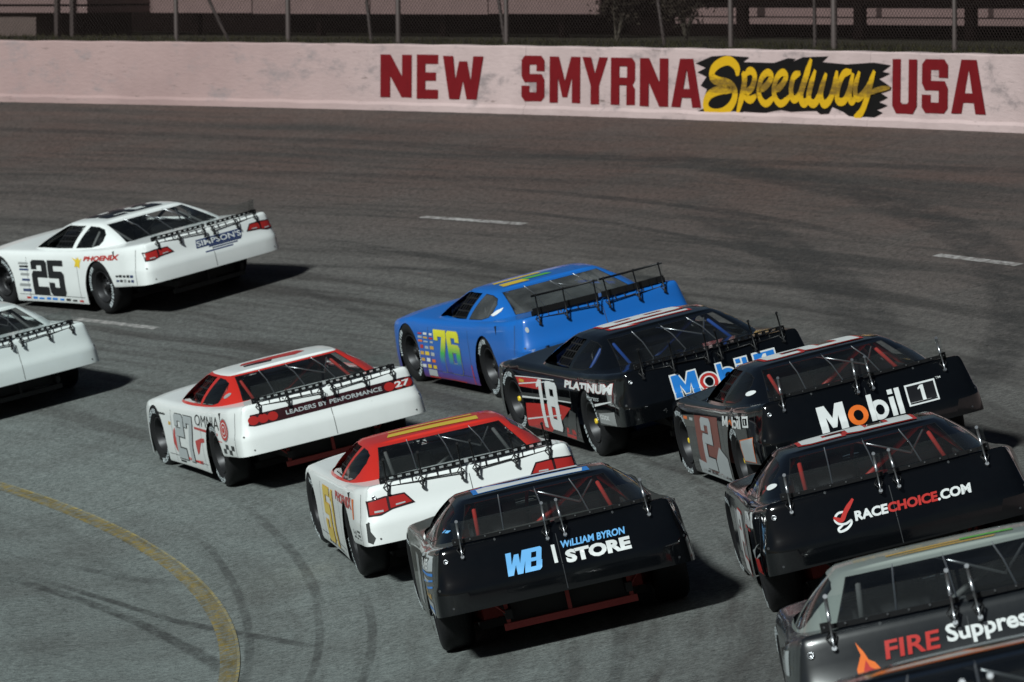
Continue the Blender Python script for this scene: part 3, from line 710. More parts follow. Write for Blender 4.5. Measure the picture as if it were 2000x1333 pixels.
def tub_bm():
    bm = bmesh.new()
    def quad(*p): bm.faces.new([bm.verts.new(q) for q in p])
    quad((-.80, -.28, .20), (.80, -.28, .20), (.80, 2.0, .20), (-.80, 2.0, .20))
    for s in (-1, 1):
        quad((s * .82, .25, .20), (s * .80, 2.0, .20), (s * .76, 1.9, .73), (s * .81, .25, .765))
        quad((s * .81, .25, .20), (s * .81, .25, .765), (s * .62, -.25, .80), (s * .62, -.25, .20))
    quad((-.62, -.25, .20), (.62, -.25, .20), (.62, -.25, .815), (-.62, -.25, .815))
    quad((-.76, 1.78, .20), (.76, 1.78, .20), (.74, 1.72, .70), (-.74, 1.72, .70)); quad((-.74, 1.72, .70), (.74, 1.72, .70), (.66, 2.02, .72), (-.66, 2.02, .72))
    # sheet metal shelf behind the seat and the raised deck on the passenger side
    quad((-.78, .34, .66), (.10, .34, .66), (.10, -.24, .77), (-.60, -.24, .79)); quad((-.78, .34, .66), (.10, .34, .66), (.10, .36, .21), (-.78, .36, .21))
    quad((.10, -.24, .70), (.60, -.24, .79), (.79, .3, .765), (.10, .3, .66)); quad((.10, .3, .66), (.79, .3, .765), (.76, 1.72, .72), (.10, 1.72, .63)); quad((.10, -.24, .70), (.10, .3, .66), (.10, 1.72, .63), (.10, 1.72, .21), (.10, -.24, .21))
    return bm
def cage_bm():
    bm = bmesh.new(); T = .021
    add_tube(bm, [(-.76, .50, .22), (-.74, .50, .76), (-.50, .52, 1.02), (-.40, .53, 1.030), (.40, .53, 1.030), (.50, .52, 1.02), (.74, .50, .76), (.76, .50, .22)], T)
    for s in (-1, 1):
        add_tube(bm, [(s * .49, .52, 1.03), (s * .51, 1.0, 1.038), (s * .49, 1.22, 1.015), (s * .68, 1.74, .80), (s * .70, 1.78, .4)], T)
        add_tube(bm, [(s * .48, .52, 1.01), (s * .52, -.20, .82)], T * .8)
        for z in (.36, .52, .68): add_tube(bm, [(s * .76, .52, z), (s * .79, 1.1, z), (s * .73, 1.72, z)], T * .9)
    add_tube(bm, [(-.49, 1.20, 1.010), (.49, 1.20, 1.010)], T); add_tube(bm, [(-.74, .50, .70), (.74, .50, .70)], T); add_tube(bm, [(-.60, .5, .40), (.44, .52, 1.03)], T)
    add_tube(bm, [(0, 1.2, 1.005), (0, 1.95, .76)], T * .7)
    return bm
def vee_bm():
    bm = bmesh.new(); add_tube(bm, [(-.04, .43, 1.03), (.30, -.02, .90)], .008, 6); add_tube(bm, [(.48, .43, 1.025), (.30, -.02, .90)], .008, 6); return bm
def chassis_bm():
    bm = bmesh.new()
    add_box(bm, (0, 1.2, .155), (1.30, 2.7, .07)); add_box(bm, (0, -.60, .42), (.86, .62, .36)); add_box(bm, (0, 2.75, .32), (1.05, 1.3, .34)); add_tube(bm, [(-.72, 0, .345), (.72, 0, .345)], .055, 10); add_tube(bm, [(-.72, WB, .33), (.72, WB, .33)], .04, 8)
    add_lathe_at = [(0, 0, .345)]
    for s in (-1, 1):
        add_box(bm, (s * .645, 0, .56), (.02, .95, .50)); add_box(bm, (s * .645, WB, .46), (.02, .95, .42)); add_box(bm, (s * .83, -.47, .62), (.30, .015, .38)); add_box(bm, (s * .46, -.3, .30), (.05, 1.5, .07))
        add_tube(bm, [(s * .45, .12, .40), (s * .40, -.55, .55)], .02, 6); add_tube(bm, [(s * .52, -.05, .30), (s * .50, -.08, .78)], .035, 8)
    add_box(bm, (0, -.34, .62), (1.3, .012, .44)); add_box(bm, (0, -.75, .70), (1.6, .7, .012))
    return bm
def rear_bar_bm():
    bm = bmesh.new(); add_box(bm, (0, -.98, .205), (1.02, .045, .052))
    for x in (-.47, 0, .47): add_box(bm, (x, -.975, .32), (.03, .03, .19))
    add_box(bm, (0, -.975, .415), (1.0, .035, .035))
    for s in (-1, 1): add_tube(bm, [(s * .47, -.97, .42), (s * .46, -.3, .34)], .02, 6); add_tube(bm, [(s * .47, -.97, .30), (s * .62, -.93, .46)], .010, 6)
    return bm
def net_bm():
    bm = bmesh.new()
    def P(u, v): return (-.605 - .245 * (1 - v), .78 + u * .40 + (1 - v) * .02, .80 + .222 * v)
    for i in range(6):
        u = i / 5.; a, c = P(u, 0), P(u, 1); w = .018
        bm.faces.new([bm.verts.new(q) for q in (a, (a[0], a[1] + w, a[2]), (c[0], c[1] + w, c[2]), c)])
    for i in range(5):
        v = i / 4.; a, c = P(0, v), P(1.05, v); h = .016
        bm.faces.new([bm.verts.new(q) for q in ((a[0] - .001, a[1], a[2]), (c[0] - .001, c[1], c[2]), (c[0] - .001, c[1], c[2] + h), (a[0] - .001, a[1], a[2] + h))])
    return bm
def brace_strip_bm(x):
    bm = bmesh.new(); a, c = (x * 1.18, -.345, .852), (x, .395, 1.046)
    add_tube(bm, [a, ((a[0] + c[0]) / 2, .0, .975), c], .006, 5); return bm
def spoiler_panel_bm(s, h):
    bm = bmesh.new(); n = 8; rows = []
    for i in range(n + 1):
        x = s * (.012 + (.746 - .012) * i / n); y = -1.150 + .05 * (abs(x) / .746) ** 2
        rows.append([(x, y, .912), (x, y - .055 * h / .18, .912 + h)])
    V = [[bm.verts.new(p) for p in r] + [bm.verts.new((p[0], p[1] + .004, p[2])) for p in r] for r in rows]
    for a, c in zip(V, V[1:]):
        bm.faces.new((a[0], c[0], c[1], a[1])); bm.faces.new((a[3], c[3], c[2], a[2])); bm.faces.new((a[1], c[1], c[3], a[3]))
    return bm
def sp_y(x): return -1.150 + .05 * (abs(x) / .746) ** 2
def rail_bm(s, slots):
    bm = bmesh.new(); n = 10
    for i in range(n):
        x0 = s * (.02 + .726 * i / n); x1 = s * (.02 + .726 * (i + 1) / n); xm = (x0 + x1) / 2; y = sp_y(xm) - .010
        L = abs(x1 - x0) + .002
        if slots:
            add_box(bm, (xm, y, .918), (L, .012, .010)); add_box(bm, (xm, y - .004, .948), (L, .010, .010)); add_box(bm, (xm - s * L * .26, y - .002, .933), (L * .48, .010, .024))
        else:
            add_box(bm, (xm, y, .922), (L, .014, .028))
    add_box(bm, (s * .735, sp_y(.74) - .012, .925), (.05, .02, .05))
    return bm
def bolts_bm(s):
    bm = bmesh.new()
    for i in range(7):
        x = s * (.06 + .68 * i / 6); y = sp_y(x) - .010; add_tube(bm, [(x, y - .004, .926), (x, y - .014, .926)], .0058, 6)
    return bm
def truss_bm(s):
    bm = bmesh.new(); xs = [.05, .38, .70]
    for a, c in zip(xs, xs[1:]):
        add_tube(bm, [(s * a, sp_y(a) - .045, .858), (s * c, sp_y(c) - .045, .870)], .0065, 5)
        for k in (.33, .66):
            x = a + (c - a) * k; add_tube(bm, [(s * x, sp_y(x) - .045, .865), (s * x, sp_y(x) - .018, .92)], .005, 5)
    return bm
def brace_bm(x, h, sleeve):
    bm = bmesh.new(); y = sp_y(x)
    top = (x, y - .060 * h / .18, .915 + h); bot = (x + (.012 if x > 0 else -.012), y - .085, .815)
    mid = tuple(top[i] * .52 + bot[i] * .48 for i in range(3))
    tip = top
    if sleeve: add_tube(bm, [top, mid], .0105, 8); add_tube(bm, [mid, bot], .0065, 6)
    else: add_tube(bm, [top, bot], .0075, 6)
    add_tube(bm, [(bot[0], bot[1] + .02, bot[2] - .012), (bot[0], bot[1] - .006, bot[2])], .014, 8)
    add_tube(bm, [top, (top[0], top[1] - .012, top[2] + .004)], .013, 8)
    return bm
def fork_bm(x, h):
    bm = bmesh.new(); y = sp_y(x); bot = (x + (.012 if x > 0 else -.012), y - .085, .818)
    for d in (-.03, .03): add_tube(bm, [bot, (bot[0] + d, bot[1] + .03, bot[2] + .05), (bot[0], y - .062, .905)], .006, 5)
    return bm
def wicker_bm(s):
    bm = bmesh.new()
    for i in range(8):
        x = s * (.02 + .726 * (i + .5) / 8); add_box(bm, (x, sp_y(x) - .022, .945), (.093, .010, .065))
    return bm
def cap2_bm():
    bm = bmesh.new(); add_lathe(bm, [(0, .020), (-.008, .019), (-.008, .012), (-.001, .011), (-.001, 0)], 18); return bm
def mirror_bm():
    bm = bmesh.new(); add_box(bm, (0, 1.12, .99), (.34, .03, .06)); bmesh.ops.bevel(bm, geom=bm.edges[:], offset=.012, segments=2, affect='EDGES'); return bm
def wheel_hand_bm():
    bm = bmesh.new(); pts = [(-.30 + .17 * math.cos(2 * math.pi * k / 20), 1.28 + .05 * math.sin(2 * math.pi * k / 20), .74 + .16 * math.sin(2 * math.pi * k / 20)) for k in range(21)]
    add_tube(bm, pts, .014, 6, cap=False); add_tube(bm, [(-.30, 1.28, .74), (-.30, 1.7, .66)], .018, 6); return bm

# ------------------------------------------------------------------ decals wrapped onto the shell
PLANES = {'side': (lambda u, v: Vector((-3, -u, v)), Vector((1, 0, 0)), 1, 2), 'rear': (lambda u, v: Vector((u, -4, v)), Vector((0, 1, 0)), 0, 2),
          'roof': (lambda u, v: Vector((-v, u, 4)), Vector((0, 0, -1)), 0, 1), 'right': (lambda u, v: Vector((3, u, v)), Vector((-1, 0, 0)), 1, 2)}
def decal(parent, name, plane, bms, mats, off=.003, step=.07):
    f, d, ia, ib = PLANES[plane]
    out = bmesh.new()
    for li, bm in enumerate(bms if isinstance(bms, list) else [bms]):
        low = plane in ('side', 'right') and parent.name.startswith('body')      # keep prints below the rounded shoulder
        for v in bm.verts:
            w = v.co.y
            if low and w > .5: w = .5 + (w - .5) * (.9 * interp(-v.co.x if plane == 'side' else v.co.x, ZT) + .012 - .5) / .32
            v.co = f(v.co.x, w)
        if plane in ('side', 'right'):
            for pl in ARCHES:
                ins = cut_convex(bm, pl, 1, 2, bm.faces[:])
                if ins: bmesh.ops.delete(bm, geom=ins, context='FACES')
        if not bm.faces: bm.free(); continue
        for ax in (ia, ib):
            a = min(v.co[ax] for v in bm.verts); c = max(v.co[ax] for v in bm.verts); n = int((c - a) / (step if plane != 'rear' else .03)) + 1
            no = Vector((0, 0, 0)); no[ax] = 1
            for k in range(1, n):
                co = Vector((0, 0, 0)); co[ax] = a + (c - a) * k / n
                bmesh.ops.bisect_plane(bm, geom=bm.verts[:] + bm.edges[:] + bm.faces[:], plane_co=co, plane_no=no, dist=1e-6)
        bm.normal_update(); bmesh.ops.triangulate(bm, faces=[g for g in bm.faces if len(g.verts) > 4])
        bad = []
        for v in bm.verts:
            loc, nrm, idx, dist = BVH.ray_cast(v.co, d)
            if loc is None: bad.append(v); continue
            if nrm.dot(d) > 0: nrm = -nrm
            v.co = loc + nrm * (off + li * .00035)
        if bad: bmesh.ops.delete(bm, geom=bad, context='VERTS')
        tmp = bpy.data.meshes.new('t'); bm.to_mesh(tmp); bm.free(); out.from_mesh(tmp); bpy.data.meshes.remove(tmp)
    if not out.faces: out.free(); return None
    return obj(name, out, mats, parent, smooth=True)
def offset_poly(p, d):
    n = len(p); ar = sum(p[i][0] * p[(i + 1) % n][1] - p[(i + 1) % n][0] * p[i][1] for i in range(n)); sg = 1 if ar > 0 else -1; out = []
    for i in range(n):
        a, b_, c = Vector(p[i - 1]), Vector(p[i]), Vector(p[(i + 1) % n])
        e1 = (b_ - a).normalized(); e2 = (c - b_).normalized(); n1 = Vector((e1.y, -e1.x)) * sg; n2 = Vector((e2.y, -e2.x)) * sg
        m = n1 + n2; k = m.length
        m = n1 if k < .3 else m / k * min(2.2, 1 / max(.3, (m / k).dot(n1)))
        out.append(tuple(b_ + m * d))
    return out
def glyphs(word, box, gap=.14, shear=0.):
    """heavy block letters as simple polygons fitted into box"""
    ws = [GW.get(ch, 1.) for ch in word]; tot = sum(ws) + gap * (len(word) - 1); u0, u1, v0, v1 = box; k = (u1 - u0 - shear * (v1 - v0)) / tot; x = 0.; out = []
    for ch, w in zip(word, ws):
        for pl in GLY[ch]: out.append([(u0 + (x + a * w) * k + shear * (v1 - v0) * c, v0 + c * (v1 - v0)) for a, c in pl])
        x += w + gap
    return out
def BT(parent, plane, word, box, mat, outline=None, off=.0045, gap=.14, shear=0., name='number_decal'):
    ps = glyphs(word, box, gap, shear)
    if outline: decal(parent, name.replace('decal', 'outline'), plane, [poly2d([offset_poly(p, outline[1])]) for p in ps], [M[outline[0]]], off - .003)
    return decal(parent, name, plane, [poly2d([p]) for p in ps], [M[mat]], off + .001)
def mobil(parent, plane, box, main, ocol, bg, edge=None, shear=0.):
    u0, u1, v0, v1 = box; W_, H_ = u1 - u0, v1 - v0
    def m_(p): return [(u0 + a * W_ + shear * c * H_, v0 + c * H_) for a, c in p]
    Mg = [(a * .32, c) for a, c in GLY['M'][0]]; st = [[(.60, 0), (.66, 0), (.66, 1), (.60, 1)], [(.855, 0), (.915, 0), (.915, .72), (.855, .72)], [(.855, .82), (.915, .82), (.915, 1), (.855, 1)], [(.94, 0), (1.0, 0), (1.0, 1), (.94, 1)]]
    o1, o2 = ellipse(.46, .36, .118, .38), ellipse(.46, .36, .055, .19); b1, b2 = ellipse(.715, .36, .112, .38), ellipse(.725, .36, .050, .19)
    if edge:
        decal(parent, 'lettering_outline', plane, [poly2d([offset_poly(m_(p), edge[1])]) for p in [Mg, b1, o1] + st], [M[edge[0]]], .003)
        decal(parent, 'lettering_decal', plane, [poly2d([offset_poly(m_(o2), edge[1])])], [M[edge[0]]], .0066)
    decal(parent, 'lettering_decal', plane, [poly2d([m_(Mg)])], [M[main]], .0055); decal(parent, 'lettering_decal', plane, [poly2d([m_(o1)])], [M[ocol]], .0058)
    decal(parent, 'lettering_decal', plane, [poly2d([m_(o2)])], [M[bg]], .011); decal(parent, 'lettering_decal', plane, [poly2d([m_(b1)])], [M[main]], .0055); decal(parent, 'lettering_decal', plane, [poly2d([m_(b2)])], [M[bg]], .0085)
    for p in st: decal(parent, 'lettering_decal', plane, [poly2d([m_(p)])], [M[main]], .0095)
def T(parent, plane, s, box, mats, bold=.02, shear=0., off=.004, outline=None, name='lettering_decal', space=1.):
    if not isinstance(mats, (list, tuple)): mats = [mats]
    mats = [M[m] for m in mats]
    if outline: decal(parent, name.replace('decal', 'outline'), plane, text2d(s, box, bold, shear, outline[1], space), [M[outline[0]]], off - .0014)
    return decal(parent, name, plane, text2d(s, box, bold, shear, None, space), mats, off)
def G(parent, plane, polys, mat, off=.003, name='graphic_decal'):
    for p in polys: o = decal(parent, name, plane, poly2d([p]), [M[mat]], off)
    return o
def tiny_logos(parent, y0, y1, z0, z1, cols, rows, mats, seed):
    rnd = random.Random(seed)
    for i in range(cols):
        for k in range(rows):
            w = (y1 - y0) / cols; h = (z1 - z0) / rows; a = y0 + w * (i + .12); c = z0 + h * (k + .2)
            G(parent, 'side', [rect(-(a + w * rnd.uniform(.55, .8)), -a, c, c + h * rnd.uniform(.4, .62), .01)], rnd.choice(mats), .003, 'sponsor_decal')

def car_matrix(x, y, yaw, roll, pitch):
    e = Vector((x - CX, y - CY, 0)); r = e.length; e /= r
    n = Vector((-math.sin(BANK) * e.x, -math.sin(BANK) * e.y, math.cos(BANK)))
    h = Vector((-math.sin(yaw), math.cos(yaw), 0)); h = (h - n * h.dot(n)).normalized(); rg = h.cross(n)
    rg2 = rg * math.cos(roll) + n * math.sin(roll); n2 = rg2.cross(h); h2 = h * math.cos(pitch) + n2 * math.sin(pitch); n2 = rg2.cross(h2)
    m = Matrix.Identity(4)
    for i, v in enumerate((rg2, h2, n2)):
        for k in range(3): m[k][i] = v[k]
    m.translation = Vector((x, y, bank_z(r))) + n * .004
    return m
def build_car(name, label, pose, body='white', cover=None, pillars=None, roof=None, cage='cage_grey', tub='tub_dark', spoiler='black', sp_h=.17, bar='chassis', cap='chassis', window='window', hubs='rim', fuel=True):
    root = empty('race_car', car_matrix(*pose)); tag(root, label, 'race car', 'stock cars racing through the turn')
    mb = lambda k: M[k]
    P = {}
    def part(nm, me, mats, parent=root):
        me = me.copy() if me.users and mats is not None else me
        o = obj(nm, me, mats, parent); return o
    def shared(nm, key, fn, mat, parent=root):
        k = key + '|' + mat.name
        if k not in ME:
            me = bpy.data.meshes.new(nm); b_ = fn(); b_.to_mesh(me); b_.free(); me.materials.append(mat); ME[k] = me
        o = bpy.data.objects.new(nm, ME[k]); COL.objects.link(o); o.parent = parent; return o
    P['body'] = part('body', ME['body'].copy(), mb(body)); P['cover'] = part('rear_bumper_cover', ME['cover'].copy(), mb(cover or body))
    P['pillars'] = part('window_pillars', ME['pillars'].copy(), mb(pillars or body)); P['roof'] = part('roof', ME['roof'].copy(), mb(roof or pillars or body))
    part('rear_window', ME['rear_window'].copy(), [M[window], M['black_plastic']]); part('windshield', ME['windshield'].copy(), [M['window'], M['black_plastic']])
    for s in (-1, 1): part('quarter_window', ME['quarter'][s].copy(), [M[window], M['black_plastic']])
    shared('interior_tub', 'tub', tub_bm, M[tub]); shared('roll_cage', 'cage', cage_bm, M[cage]); shared('seat', 'seat', seat_bm, M['seat'])
    shared('rear_cage_brace', 'vee', vee_bm, M['steel']); shared('chassis', 'chassis', chassis_bm, M['chassis']); shared('rear_frame_bar', 'bar', rear_bar_bm, M[bar])
    shared('window_net', 'net', net_bm, M['seat']); shared('rear_view_mirror', 'mirror', mirror_bm, M['black_plastic']); shared('steering_wheel', 'steer', wheel_hand_bm, M['black_plastic'])
    for x in (-.28, .0, .28): shared('rear_window_strap', 'strap%.2f' % x, lambda: brace_strip_bm(x), M['steel'])
    for s in (-1, 1):
        for y in (0, WB):
            w = shared('tyre', 'tyre', tyre_bm, M['rubber']); w.location = (s * HT, y, .345); w.rotation_euler = (random.uniform(0, 6.28), 0, 0 if s < 0 else math.pi)
            if y > 0: w.rotation_euler.z += R(4); w.location.x *= .995
            shared('rim', 'rim', rim_bm, M[hubs], w); shared('tyre_lettering', 'letters', lettering_bm, M['rubber_mark'], w); shared('hub_nut', 'cap', cap_bm, M[cap], w)
    slots = spoiler in ('black', 'low')
    for s in (-1, 1):
        k = '%d%.2f' % (s, sp_h)
        pn = shared('spoiler_panel', 'spp' + k, lambda: spoiler_panel_bm(s, sp_h), M['spoiler'])
        shared('spoiler_rail', 'rail%d%s' % (s, slots), lambda: rail_bm(s, slots), M['black_plastic'], pn)
        if spoiler != 'chrome': shared('spoiler_truss', 'truss%d' % s, lambda: truss_bm(s), M['black_plastic'], pn)
        if spoiler == 'tall':
            shared('spoiler_top_rail', 'top' + k, lambda: (lambda b_: (add_tube(b_, [(s * .01, sp_y(0) - .058 * sp_h / .18, .912 + sp_h), (s * .4, sp_y(.4) - .058 * sp_h / .18, .912 + sp_h), (s * .746, sp_y(.746) - .058 * sp_h / .18, .912 + sp_h)], .012, 6), b_)[1])(bmesh.new()), M['black_plastic'], pn)
        tag(shared('rail_bolts', 'bolts%d' % s, lambda: bolts_bm(s), M['steel'], pn), kind='stuff')
        if spoiler == 'tall': shared('spoiler_wicker', 'wick%d' % s, lambda: wicker_bm(s), M['black_plastic'], pn)
        for x in ((.055, .40, .70) if spoiler != 'chrome' else (.055, .70)):
            br = shared('spoiler_brace', 'br%s%.3f%s' % (k, x, spoiler), lambda: brace_bm(s * x, sp_h if spoiler != 'low' else .03, spoiler == 'chrome'), M['steel' if spoiler == 'chrome' else 'black_plastic'])
            shared('brace_fork', 'fk%s%.3f' % (k, x), lambda: fork_bm(s * x, sp_h), M['black_plastic'], br)
    def seam(par, nm, key, plane, poly, mat, off):
        if key not in ME:
            o = decal(par, nm, plane, [poly2d([poly])], [M[mat]], off); ME[key] = o.data
        else: obj(nm, ME[key], [None], par)
    dk = 'seam_dark' if not (cover or body) in ('black', 'charcoal') else 'seam_light'
    for i, y in enumerate((.56, 1.93)): seam(P['body'], 'panel_seam', 'sm%d%s' % (i, dk), 'side', [(-y, .125), (-y + .007, .125), (-y + .012, .80), (-y + .005, .80)], dk, .0022)
    seam(P['body'], 'panel_seam', 'sk' + dk, 'side', [(-2.2, .195), (-.46, .195), (-.46, .201), (-2.2, .201)], dk, .0022)
    seam(P['body'], 'panel_seam', 'se' + dk, 'side', [(.965, .40), (.973, .40), (.973, .84), (.965, .84)], dk, .0022)
    seam(P['cover'], 'panel_seam', 'cs' + dk, 'rear', [(-.003, .42), (.003, .42), (.003, .83), (-.003, .83)], dk, .0022)
    for i, (x, z) in enumerate(((-.86, .455), (.86, .455), (-.93, .60), (.93, .60), (-.45, .885), (.45, .885))): seam(P['cover'], 'body_bolt', 'bb%d%s' % (i, dk), 'rear', ellipse(x, z, .009, .009, 8), dk, .003)
    if not fuel: P['root'] = root; return P
    fc = shared('fuel_cap', 'fuelcap', cap2_bm, M['steel']); fc.rotation_euler = (0, 0, R(64)); 
    loc, nrm, i, d = BVH.ray_cast(Vector((-.84, -4, .80)), Vector((0, 1, 0)))
    if loc: fc.location = loc - Vector((0, .002, 0)); fc.rotation_euler = (-nrm if nrm.y > 0 else nrm).to_track_quat('-X', 'Z').to_euler()
    P['root'] = root
    return P
def tail_lights(P, x0, x1, z0, z1, mat='tail_red', skew=.03):
    """x0 inner end, x1 outer end; a wedge that is deepest towards the corner of the car"""
    for s in (-1, 1):
        h = z1 - z0; w = x1 - x0
        pl = [(s * x0, z0 + .36 * h), (s * (x0 + .16 * w), z1 - .02 * h), (s * (x0 + .62 * w), z1), (s * x1, z1 - .12 * h), (s * (x1 + .01), z0 + .02 * h), (s * (x1 - .22 * w), z0), (s * (x0 + .5 * w), z0 + .24 * h)]
        l = G(P['cover'], 'rear', [offset_poly(pl, .008)], 'maroon', .004, 'tail_light')
        q = offset_poly(pl, -.006); m_ = s * (x0 + .55 * w)
        G(l, 'rear', [[q[0], q[1], (m_ - s * .012, q[2][1]), (m_ - s * .008, q[6][1] - .004)]], mat, .006, 'red_lens'); G(l, 'rear', [[(m_ + s * .012, q[2][1]), q[3], q[4], q[5], (m_ + s * .014, q[6][1] - .016)]], mat, .006, 'red_lens')
        G(l, 'rear', [[(s * (x1 - .10 * w), z0 + .14 * h), (s * (x1 - .30 * w), z0 + .13 * h), (s * (x1 - .30 * w), z0 + .25 * h), (s * (x1 - .10 * w), z0 + .26 * h)], [(s * (x0 + .40 * w), z0 + .36 * h), (s * (x0 + .18 * w), z0 + .41 * h), (s * (x0 + .18 * w), z0 + .49 * h), (s * (x0 + .40 * w), z0 + .46 * h)]], 'pale_grey', .008, 'reflector')
def roof_number(P, s, mat, outline=None, box=(.55, 1.22, -.40, .40)):
    BT(P['roof'], 'roof', s, box, mat, outline=(outline[0], .03) if outline else None, name='roof_number_decal', off=.0065)

# ------------------------------------------------------------------ the cars
# white 25
P = build_car('c', 'white race car numbered 25 with a red word above its rear wheel', (-4.36, 73.0, .575, -.012, -.0103), body='white', cover='white', spoiler='low', fuel=False)
BT(P['body'], 'side', '25', (-1.80, -.94, .20, .74), 'decal_black', gap=.08)
T(P['body'], 'side', 'PHOENIX', (-.36, .62, .735, .815), 'decal_red', bold=.045, shear=.25)
G(P['body'], 'side', [[(-.62, .62), (-.58, .72), (-.68, .80), (-.55, .76), (-.50, .81), (-.47, .75), (-.40, .78), (-.46, .70), (-.48, .60), (-.55, .64)]], 'yellow')
tiny_logos(P['body'], 1.84, 2.20, .22, .70, 1, 7, ['decal_black', 'navy', 'grey'], 3); tiny_logos(P['body'], .5, 2.1, .13, .18, 9, 1, ['decal_black', 'navy', 'decal_blue', 'decal_red'], 4)
tiny_logos(P['body'], -.9, -.45, .42, .54, 5, 2, ['decal_black', 'grey', 'navy'], 5)
tail_lights(P, .54, .90, .69, .80)
G(P['cover'], 'rear', [rect(-.22, .44, .685, .785, .02)], 'navy', .003); T(P['cover'], 'rear', "SIMPSON'S", (-.20, .44, .70, .77), 'decal_white', bold=.015, off=.005); G(P['cover'], 'rear', [rect(-.05, .42, .665, .68, .01), rect(.0, .36, .64, .652, .01), rect(-.12, .28, .61, .625, .01)], 'navy')
roof_number(P, '25', 'decal_black'); P['root'].matrix_world = P['root'].matrix_world @ Matrix.Scale(1.03, 4)
# pale car at the left edge
P = build_car('c', 'plain pale white race car cut off by the left edge of the photo', (-6.10, 67.2, .3972, -.0058, .004), body='light_blue_white', spoiler='low', fuel=False)
T(P['body'], 'side', '5', (-1.6, -1.1, .20, .72), 'decal_black', bold=.05, name='number_decal') if False else None
# white and red 27
P = build_car('c', 'white race car numbered 27 with red pillars and a dark banner across its tail', (-2.0298, 57.961, .2906, -.0037, -.0042), body='white', pillars='red', roof='white', cage='cage_red', tub='tub_dark', bar='frame_red', spoiler='low', fuel=False)
BT(P['body'], 'side', '27', (-1.78, -.94, .18, .75), 'pale_grey', ('dark_grey', .014), gap=.1)
G(P['body'], 'side', [[(-1.86, .26), (-1.93, .34), (-1.88, .46), (-1.80, .50), (-1.82, .40), (-1.72, .28), (-1.45, .22), (-.72, .18), (-.70, .22), (-1.5, .185), (-1.78, .22)]], 'decal_red', .0025)
G(P['body'], 'side', [[(-.90, .42), (-.60, .47), (-.44, .48), (-.44, .44), (-.62, .42), (-.78, .30), (-.86, .28)], rect(-.86, .30, .575, .61, .0), rect(.1, .46, .51, .52, 0)], 'decal_red', .0025)
T(P['body'], 'side', 'OMNIA', (-.78, .40, .65, .815), 'decal_black', bold=-.005, shear=0)
for a, bz, m_, o_ in ((.165, .135, 'grey', .003), (.150, .122, 'decal_red', .004), (.112, .090, 'decal_white', .005), (.098, .078, 'decal_red', .006), (.060, .048, 'decal_white', .007), (.045, .035, 'decal_red', .008)):
    G(P['body'], 'side', [ellipse(.60, .665, a, bz)], m_, o_, 'round_logo')
G(P['body'], 'side', [rect(.46 + .11 * i, .57 + .11 * i, .40 + .05 * ((i + k) % 2) + .0, .45 + .05 * ((i + k) % 2)) for i in range(4) for k in (0,)], 'decal_black', .003, 'checker_decal')
G(P['body'], 'side', [rect(-2.62 + .05 * i, -2.58 + .05 * i, .68, .71 + .01 * (i % 2), .02) for i in range(9)], 'decal_black', .003, 'checker_decal'); tiny_logos(P['body'], 1.95, 2.1, .5, .6, 1, 1, ['gold'], 8); tiny_logos(P['body'], 1.5, 1.85, .13, .17, 1, 1, ['decal_black'], 9)
G(P['cover'], 'rear', [[(-.86, .70), (-.82, .80), (.80, .80), (.90, .79), (.92, .73), (.88, .695), (-.80, .685)]], 'maroon', .004, 'tail_banner')
for s, xs in ((-1, (-.80, -.70, -.60)), (1, (.64, .74, .84))):
    for x in xs: G(P['cover'], 'rear', [ellipse(x, .742, .055, .045, 14)], 'tail_red', .006, 'tail_light')
T(P['cover'], 'rear', 'LEADERS BY PERFORMANCE', (-.46, .56, .722, .765), 'pale_grey', bold=.02, off=.006); T(P['cover'], 'rear', '27', (.70, .86, .715, .775), 'decal_white', bold=.03, off=.008)
G(P['roof'], 'roof', [[(.66, -.20), (.80, -.34), (1.0, -.30), (.98, .30), (.84, .36), (.74, .10)]], 'red', .004, 'roof_graphic'); G(P['roof'], 'roof', [[(.60, .08), (.70, .04), (.76, .34), (.66, .36)]], 'maroon', .005, 'roof_graphic'); G(P['pillars'], 'side', [ellipse(-.02, .90, .045, .022, 14)], 'grey', .004, 'round_logo')
# blue 76
P = build_car('c', 'bright blue race car numbered 76 with a tall dark rear spoiler', (.7273, 60.2463, .3383, -.0014, -.0011), body='fade_blue', cover='blue', pillars='blue', spoiler='tall', sp_h=.20, window='smoke', bar='frame_red', fuel=False)
BT(P['body'], 'side', '76', (-1.74, -.88, .20, .76), 'fade_number', ('grey', .009), gap=.06)
tiny_logos(P['body'], 1.78, 2.3, .20, .70, 3, 7, ['decal_white', 'decal_red', 'orange', 'pale_grey', 'gold', 'yellow', 'grey'], 12); G(P['body'], 'side', [rect(-.56, -.53, .12, .33), rect(-2.1, -.45, .108, .125)], 'decal_red'); G(P['body'], 'side', [rect(-2.1, -1.82, .13, .20)], 'pale_grey')
G(P['cover'], 'rear', [ellipse(-.86, .78, .018, .03, 12)], 'pale_grey', .004, 'round_logo'); G(P['pillars'], 'side', [[(-.10, .86), (-.04, .90), (.02, .92), (.05, .89), (.02, .865), (-.03, .85)]], 'decal_white', .004); G(P['roof'], 'roof', [[(.50, .16), (.72, .18), (.74, .44), (.52, .46)]], 'yellow', .005, 'roof_graphic'); G(P['roof'], 'roof', [[(.62, -.14), (.76, -.12), (.76, .18), (.62, .16)]], 'green', .004, 'roof_graphic'); G(P['roof'], 'roof', [[(.86, -.1), (1.0, -.1), (1.02, .42), (.88, .44)]], 'yellow', .004, 'roof_graphic')
